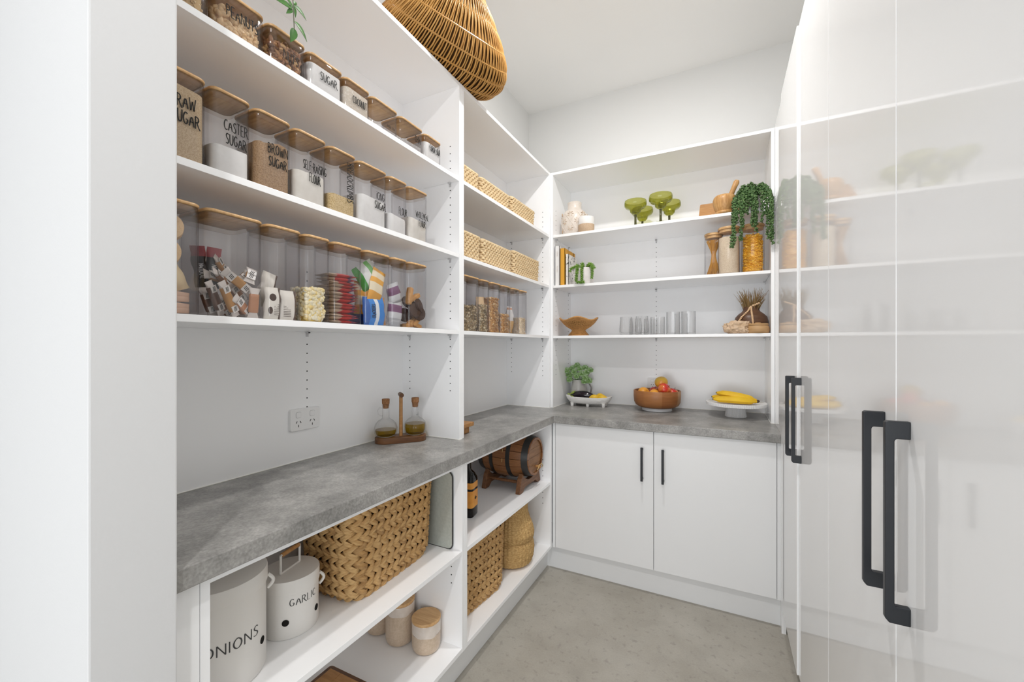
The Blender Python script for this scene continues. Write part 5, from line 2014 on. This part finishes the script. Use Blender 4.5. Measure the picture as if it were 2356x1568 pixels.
MB().lathe([(.0475, .042), (.0495, .043), (.0495, .050), (.046, .053), (.014, .0535), (.014, .058), (.012, .059)], n=40).build('lid', m_lbox, t)

# ================================================================== far worktop
m_stonew = mat('grey glazed jug', (.50, .49, .46), .25, .5, col2=(.40, .39, .37), scale=14, detail=5)
xj, yj = -.915, 2.838
t = thing('ceramic_jug', 'grey ceramic jug filled with green succulents, behind the white footed dish', 'jug', (xj, yj, ZW + ZERO))
MB().lathe([(.050, 0), (.057, .006), (.060, .03), (.056, .09), (.049, .14), (.044, .165), (.042, .165), (.046, .14), (.05, .06)], n=40, cap1=False).build('body', m_stonew, t, smooth=60)
MB().tube([(.045, -.004, .150), (.075, -.006, .145), (.094, -.008, .115), (.090, -.008, .08), (.070, -.006, .055), (.055, -.004, .045)], .0055, 8).build('handle', mat('dark jug handle', (.16, .15, .14), .35), t)
m_ros = mat('rosette leaf', (.16, .30, .08), .4, .4, island=[(.10, .21, .05), (.20, .34, .11), (.34, .46, .28), (.16, .28, .08)])
rnd = random.Random(11)
spots = [(-.066, -.06, .232), (-.062, -.04, .205), (-.05, -.045, .19), (-.045, -.01, .245), (-.02, -.045, .225), (-.012, .0, .265), (.0, -.05, .195), (.02, -.03, .245), (.035, -.045, .21), (.05, -.01, .25), (.06, -.045, .185), (.07, -.035, .225), (.085, -.03, .165), (.092, -.03, .235), (.055, -.045, .158), (-.052, -.05, .17)]
for k, (x, y, z) in enumerate(spots):
    mbr = MB()
    ax = Vector((x * 3.2, -.9 + y, .35 + rnd.uniform(-.3, .5))).normalized()
    n1 = ax.orthogonal().normalized()
    n2 = ax.cross(n1)
    for ringi, (cnt, tiltv, s_) in enumerate(((7, .25, .021), (6, .75, .016), (4, 1.3, .010))):
        for q in range(cnt):
            a_ = 2 * PI * q / cnt + ringi * .4
            rad = n1 * math.cos(a_) + n2 * math.sin(a_)
            dirv = (rad + ax * tiltv).normalized()
            sd = dirv.cross(ax).normalized()
            Mx = Matrix((sd, dirv.cross(sd), dirv)).transposed()
            mbr.ell(Vector((x, y, z)) + dirv * s_ * .55, s_ * .50, s_ * .14, s_ * .62, Mx, 6, 5)
    mbr.tube([(x * .3, y * .3, .155), (x * .8, y * .8, (z + .155) / 2), Vector((x, y, z)) - ax * .004], .0025, 5)
    mbr.build('rosette', m_ros, t, smooth=70)

# footed dish
m_dish = mat('white hammered ceramic', (.78, .77, .75), .35, .5, bump=.9, bscale=55)
xd_, yd_ = -.808, 2.722
t = thing('footed_dish', 'long white textured ceramic dish on stubby feet, holding an eggplant', 'dish', (xd_, yd_, ZW + ZERO), R(4))


def oval(a, b, z, p=2.6, n=56, lift=0):
    out = []
    for i in range(n):
        th_ = 2 * PI * i / n
        c_, s_ = math.cos(th_), math.sin(th_)
        x_ = a * (abs(c_) ** (2 / p)) * (1 if c_ > 0 else -1)
        out.append((x_, b * (abs(s_) ** (2 / p)) * (1 if s_ > 0 else -1), z + lift * (x_ / a) ** 4))
    return out


MB().loft([oval(.105, .045, .018), oval(.130, .055, .026), oval(.150, .063, .048, lift=.004), oval(.155, .066, .062, lift=.008), oval(.151, .063, .063, lift=.008), oval(.143, .057, .048, lift=.004), oval(.11, .045, .030)]).build('bowl', m_dish, t, smooth=60)
for fx in (-.105, -.0, .105):
    for fy in (-.036, .036):
        MB().lathe([(.009, 0), (.010, .002), (.0125, .024)], fx, fy, 14).build('foot', m_dish, t)
# eggplant
m_egg = mat('eggplant skin', (.008, .004, .008), .12, .6)
e = thing('eggplant', 'glossy dark eggplant lying in the white footed dish', 'eggplant', (xd_ - .045, yd_ - .012, ZW + .062), R(2))
rings = []
for k in range(17):
    f = k / 16
    x = -.075 + .165 * f
    r_ = .001 + .031 * (math.sin(PI * min(f * .93 + .07, 1)) ** .55) * (.86 + .22 * f) if k < 16 else .001
    rings.append([(x, r_ * math.cos(2 * PI * i / 20), r_ * math.sin(2 * PI * i / 20) * .92 + .012 - .016 * (f - .45) ** 2) for i in range(20)])
MB().loft(rings).build('skin', m_egg, e, smooth=70)
m_calyx = mat('green calyx', (.25, .32, .06), .5)
mbx = MB()
mbx.tube([(-.098, -.004, .016), (-.085, 0, .012), (-.072, 0, .012)], [.005, .0045, .010], 8)
for q in range(5):
    a_ = 2 * PI * q / 5
    mbx.tube([(-.074, .008 * math.cos(a_), .012 + .008 * math.sin(a_)), (-.060, .022 * math.cos(a_), .012 + .020 * math.sin(a_)), (-.044, .029 * math.cos(a_), .012 + .026 * math.sin(a_))], [.005, .006, .001], 6)
mbx.build('calyx', m_calyx, e)
m_lem = mat('lemon skin', (.72, .46, .03), .45, .4, col2=(.66, .40, .02), scale=20, bump=.2, bscale=200)
for k, (dx_, dy_, dz_, rz_, lb) in enumerate(((.045, -.022, .058, .2, 'front left of three'), (.075, .012, .064, -.5, 'rear of three'), (.098, -.018, .058, .1, 'front right of three'))):
    mbl = MB()
    rings = []
    for q in range(13):
        f = q / 12
        x = (-.5 + f) * .072
        r_ = .0008 + .024 * (max(math.sin(PI * f), 0) ** .62) * 1.0
        rings.append([(x, r_ * math.cos(2 * PI * i / 18), r_ * math.sin(2 * PI * i / 18)) for i in range(18)])
    o = mbl.loft(rings).build('lemon', m_lem, smooth=70)
    place(o, (xd_ + dx_, yd_ + dy_, ZW + dz_), (0, 0, rz_))
    tag(o, 'yellow lemon in the white footed dish beside the eggplant, ' + lb, 'lemon', 'lemons in the footed dish')

# wooden fruit bowl
m_acac = mat('acacia', (.33, .13, .04), .4, .4, col2=(.22, .08, .022), scale=9, detail=6, stretch=(1.2, 1.2, 9), island=[(.30, .11, .035), (.14, .045, .012), (.70, .45, .22), (.24, .08, .025), (.48, .22, .08)], objrand=True)
xf_, yf_ = -.372, 2.745
t = thing('wooden_fruit_bowl', 'round acacia wood bowl on a white foot, full of fruit', 'bowl', (xf_, yf_, ZW + ZERO))
MB().lathe([(.088, 0), (.090, .002), (.088, .018), (.08, .02)], n=48).build('foot', mat('white bowl foot', (.74, .75, .77), .4), t)
n_bl = 8
for k in range(n_bl):
    a0 = 2 * PI * k / n_bl + .35
    a1 = 2 * PI * (k + 1) / n_bl + .35
    outer = [(.075, .020), (.105, .022), (.128, .034), (.139, .055), (.142, .09), (.142, .124), (.139, .127), (.133, .125), (.131, .09), (.122, .05), (.09, .034)]
    rings = []
    for q in range(8):
        a_ = a0 + (a1 - a0) * q / 7
        rings.append([(r_ * math.cos(a_), r_ * math.sin(a_), z_) for r_, z_ in outer])
    MB().loft(rings).build('wood_block', m_acac, t, smooth=50)
MB().lathe([(.001, .0205), (.0755, .0205), (.0905, .0345), (.001, .034)], n=40).build('bowl_floor', m_acac, t)


def fruit(name, label, cat, p, r, m, squash=.92, stem=True, rx=0.0, ry=0.0, lumpy=.0):
    f = thing(name, label, cat, p)
    f.rotation_euler = (rx, ry, random.uniform(0, 6))
    pr = []
    for k in range(17):
        th_ = PI * k / 16
        r_ = r * math.sin(th_)
        z_ = -r * math.cos(th_) * squash
        dz = math.exp(-(r_ / (r * .32)) ** 2) * r * .22
        pr.append((max(r_, .0006), z_ + (dz if k < 8 else -dz)))
    MB().lathe(pr, n=24).build('skin', m, f, smooth=80)
    if stem:
        MB().tube([(0, 0, r * squash * .70), (.002, 0, r * squash * .95), (.006, .001, r * squash * 1.15)], [.0012, .0012, .0018], 6).build('stem', m_walnut, f)
    return f


m_apr = mat('red apple', (.55, .03, .02), .25, .5, col2=(.72, .30, .05), scale=16, detail=3, lo=.45, hi=.7, stretch=(1, 1, .3))
m_apy = mat('yellow blush apple', (.68, .42, .05), .28, .5, col2=(.60, .16, .03), scale=10, detail=3, lo=.52, hi=.75)
m_man = mat('orange mango', (.75, .34, .04), .4, .4, col2=(.60, .14, .02), scale=12, detail=3, lo=.5, hi=.75)
zf = ZW + ZERO
fruit('apple', 'yellow-green apple at the very top of the fruit bowl', 'apple', (xf_ + .028, yf_ - .018, zf + .178), .040, m_apy, rx=.3, stem=False)
fruit('apple', 'red apple with its stem showing, below the topmost apple', 'apple', (xf_ + .052, yf_ - .068, zf + .140), .038, m_apr, rx=.95)
fruit('apple', 'red apple at the right rim of the fruit bowl', 'apple', (xf_ + .095, yf_ - .02, zf + .112), .036, m_apr, rx=.4)
fruit('apple', 'dark red apple at the back of the fruit bowl', 'apple', (xf_ - .015, yf_ + .03, zf + .110), .038, m_apr, rx=.3)
fruit('mango', 'orange mango at the left of the fruit bowl', 'mango', (xf_ - .075, yf_ - .035, zf + .106), .039, m_man, stem=False, rx=1.2)
fruit('mango', 'yellow-orange mango at the front of the fruit bowl', 'mango', (xf_ - .005, yf_ - .075, zf + .100), .038, m_man, stem=False, rx=1.4)

# cake stand and bananas
m_ws = mat('white fluted ceramic', (.80, .80, .80), .3, .5)
xk_, yk_ = .066, 2.70
t = thing('cake_stand', 'white fluted ceramic cake stand holding bananas, at the right end of the worktop', 'cake stand', (xk_, yk_, ZW + ZERO))
flu = lambda amp, n_: (lambda a_, r, z: (r * (1 + amp * abs(math.sin(a_ * n_ / 2)) - amp), z))
MB().lathe([(.056, 0), (.057, .003), (.050, .048), (.052, .056)], n=168, fn=flu(.05, 42)).build('foot', m_ws, t, smooth=60)
MB().lathe([(.05, .056), (.125, .060), (.150, .066)], n=64, cap1=False).build('plate_underside', m_ws, t, smooth=60)
MB().lathe([(.149, .064), (.154, .066), (.156, .083), (.153, .085)], n=300, cap0=False, cap1=False, fn=flu(.022, 100)).build('fluted_rim', m_ws, t, smooth=50)
MB().lathe([(.153, .085), (.148, .084), (.143, .078), (.001, .077)], n=64, cap0=False).build('plate', m_ws, t, smooth=60)
m_ban = mat('banana skin', (.80, .52, .03), .45, .3, col2=(.72, .44, .02), scale=14)
m_bant = mat('brown banana tip', (.06, .035, .02), .7)
bb = thing('banana_bunch', 'bunch of ripe yellow bananas with brown spots on the cake stand', 'bananas', (xk_ + .100, yk_ - .035, ZW + .094))
for k, (y0_, z0_, yaw_, ln, lift) in enumerate(((-.045, .008, R(176), .215, .0), (-.012, .012, R(169), .225, .004), (-.020, .034, R(172), .200, .008), (.020, .014, R(160), .20, .006))):
    rings = []
    NB = 14
    ctrl = []
    for q in range(NB + 1):
        f = q / NB
        s_ = ln * f
        bow = .030 * math.sin(PI * f)
        px = math.cos(yaw_) * s_
        py = y0_ * (1 - (1 - f) ** 3 * .6) + math.sin(yaw_) * s_ * .6 - bow * .25
        pz = z0_ * (.3 + .7 * f) + bow * .15 + lift * f
        ctrl.append((px, py, pz))
    rr = [.006] + [.009] + [.0160 + .004 * math.sin(PI * q / NB) for q in range(2, NB - 1)] + [.012, .006]
    b = MB().tube(ctrl, rr, 7).build('banana', m_ban, bb, smooth=35)
    e0, e1 = Vector(ctrl[-1]), Vector(ctrl[-2])
    d = (e0 - e1).normalized()
    MB().tube([e0 - d * .002, e0 + d * .004], .0052, 7).build('banana_tip', m_bant, b)
    ms = MB()
    rnd = random.Random(k)
    for q in range(9):
        i = rnd.randint(2, NB - 2)
        a_ = rnd.uniform(-2.6, -.6)
        p = Vector(ctrl[i]) + Vector((rnd.uniform(-.006, .006), math.cos(a_) * 0 - .0150 * abs(math.sin(a_)), .0150 * math.cos(a_) * .8))
        ms.ell(p, .0022 * rnd.uniform(.5, 1.3), .0022, .0018, None, 6, 4)
    ms.build('brown_spot', m_bant, b)
MB().tube([(-.01, -.004, .003), (.006, -.002, .004), (.014, 0, .006)], [.012, .009, .006], 7).build('stalk', m_bant, bb)

# ================================================================== leafy vine hanging from the top of the unit
m_vine = mat('vine leaf', (.05, .15, .03), .4, .4, col2=(.09, .22, .05), scale=40)
m_vstem = mat('vine stem', (.10, .11, .06), .6)
yv_ = .71
t = thing('hanging_vine', 'leafy green vine trailing down from a pot on top of the shelving', 'plant', (-1.10, yv_, ZT + ZERO - .0))
MB().lathe([(.05, 0), (.056, .004), (.066, .10), (.063, .10), (.058, .08)], n=28).build('pot', mat('white plant pot', (.7, .7, .68), .5), t)
zt_ = 0
stem_pts = [(.0, .0, .09), (.05, .0, .13), (.095, -.004, .08), (.104, -.006, -.05), (.100, -.014, -.16), (.102, -.010, -.26), (.100, -.006, -.312)]
MB().tube(stem_pts, .0014, 5).build('stem', m_vstem, t)
stem2 = [(.0, -.02, .09), (.05, -.045, .13), (.098, -.055, .06), (.104, -.066, -.08), (.102, -.062, -.20)]
MB().tube(stem2, .0014, 5).build('stem', m_vstem, t)


def leaf(p, d, L_, w_, curl=.2):
    p, d = Vector(p), Vector(d).normalized()
    n_ = Vector((1, 0, .25)).normalized()
    sd = d.cross(n_).normalized()
    n_ = sd.cross(d)
    vs_, fs_ = [], []
    N_ = 7
    for k in range(N_ + 1):
        f = k / N_
        hw = w_ * (math.sin(PI * f ** .8) ** .9) * .5 if 0 < k < N_ else .0004
        c_ = p + d * L_ * f + n_ * (-curl * L_ * f * f)
        for s_ in (-1, -.5, 0, .5, 1):
            vs_.append(c_ + sd * hw * s_ + n_ * abs(s_) * hw * .35)
    for k in range(N_):
        for i in range(4):
            a_ = k * 5 + i
            fs_.append((a_, a_ + 1, a_ + 6, a_ + 5))
    lo_ = len(vs_)
    vs2 = [v - n_ * .0006 for v in vs_]
    fs2 = [tuple(lo_ + i for i in reversed(f)) for f in fs_]
    return MB().add(vs_ + vs2, fs_ + fs2).build('leaf', m_vine, t, smooth=70)


for p, d, L_, w_ in (((.101, -.012, -.235), (0, -1, .02), .034, .014), ((.101, -.012, -.232), (0, -.6, .8), .022, .008), ((.101, -.012, -.236), (0, -.5, -.6), .018, .009),
                     ((.102, -.010, -.222), (0, 1, -.12), .036, .013), ((.102, -.010, -.220), (0, .6, .7), .014, .008), ((.102, -.010, -.224), (0, .4, -.9), .020, .008),
                     ((.101, -.007, -.262), (0, .9, -.4), .040, .014), ((.100, -.006, -.280), (0, -.15, -1), .030, .017), ((.102, -.062, -.155), (0, -.8, -.4), .026, .012),
                     ((.102, -.062, -.150), (0, .9, .1), .026, .011), ((.102, -.062, -.17), (0, -.1, -1), .024, .012), ((.103, -.012, -.10), (0, .9, .1), .034, .014), ((.103, -.012, -.06), (0, -.9, .1), .034, .014)):
    leaf((p[0], p[1], p[2] - .028), d, L_ * 1.25, w_ * 1.2)
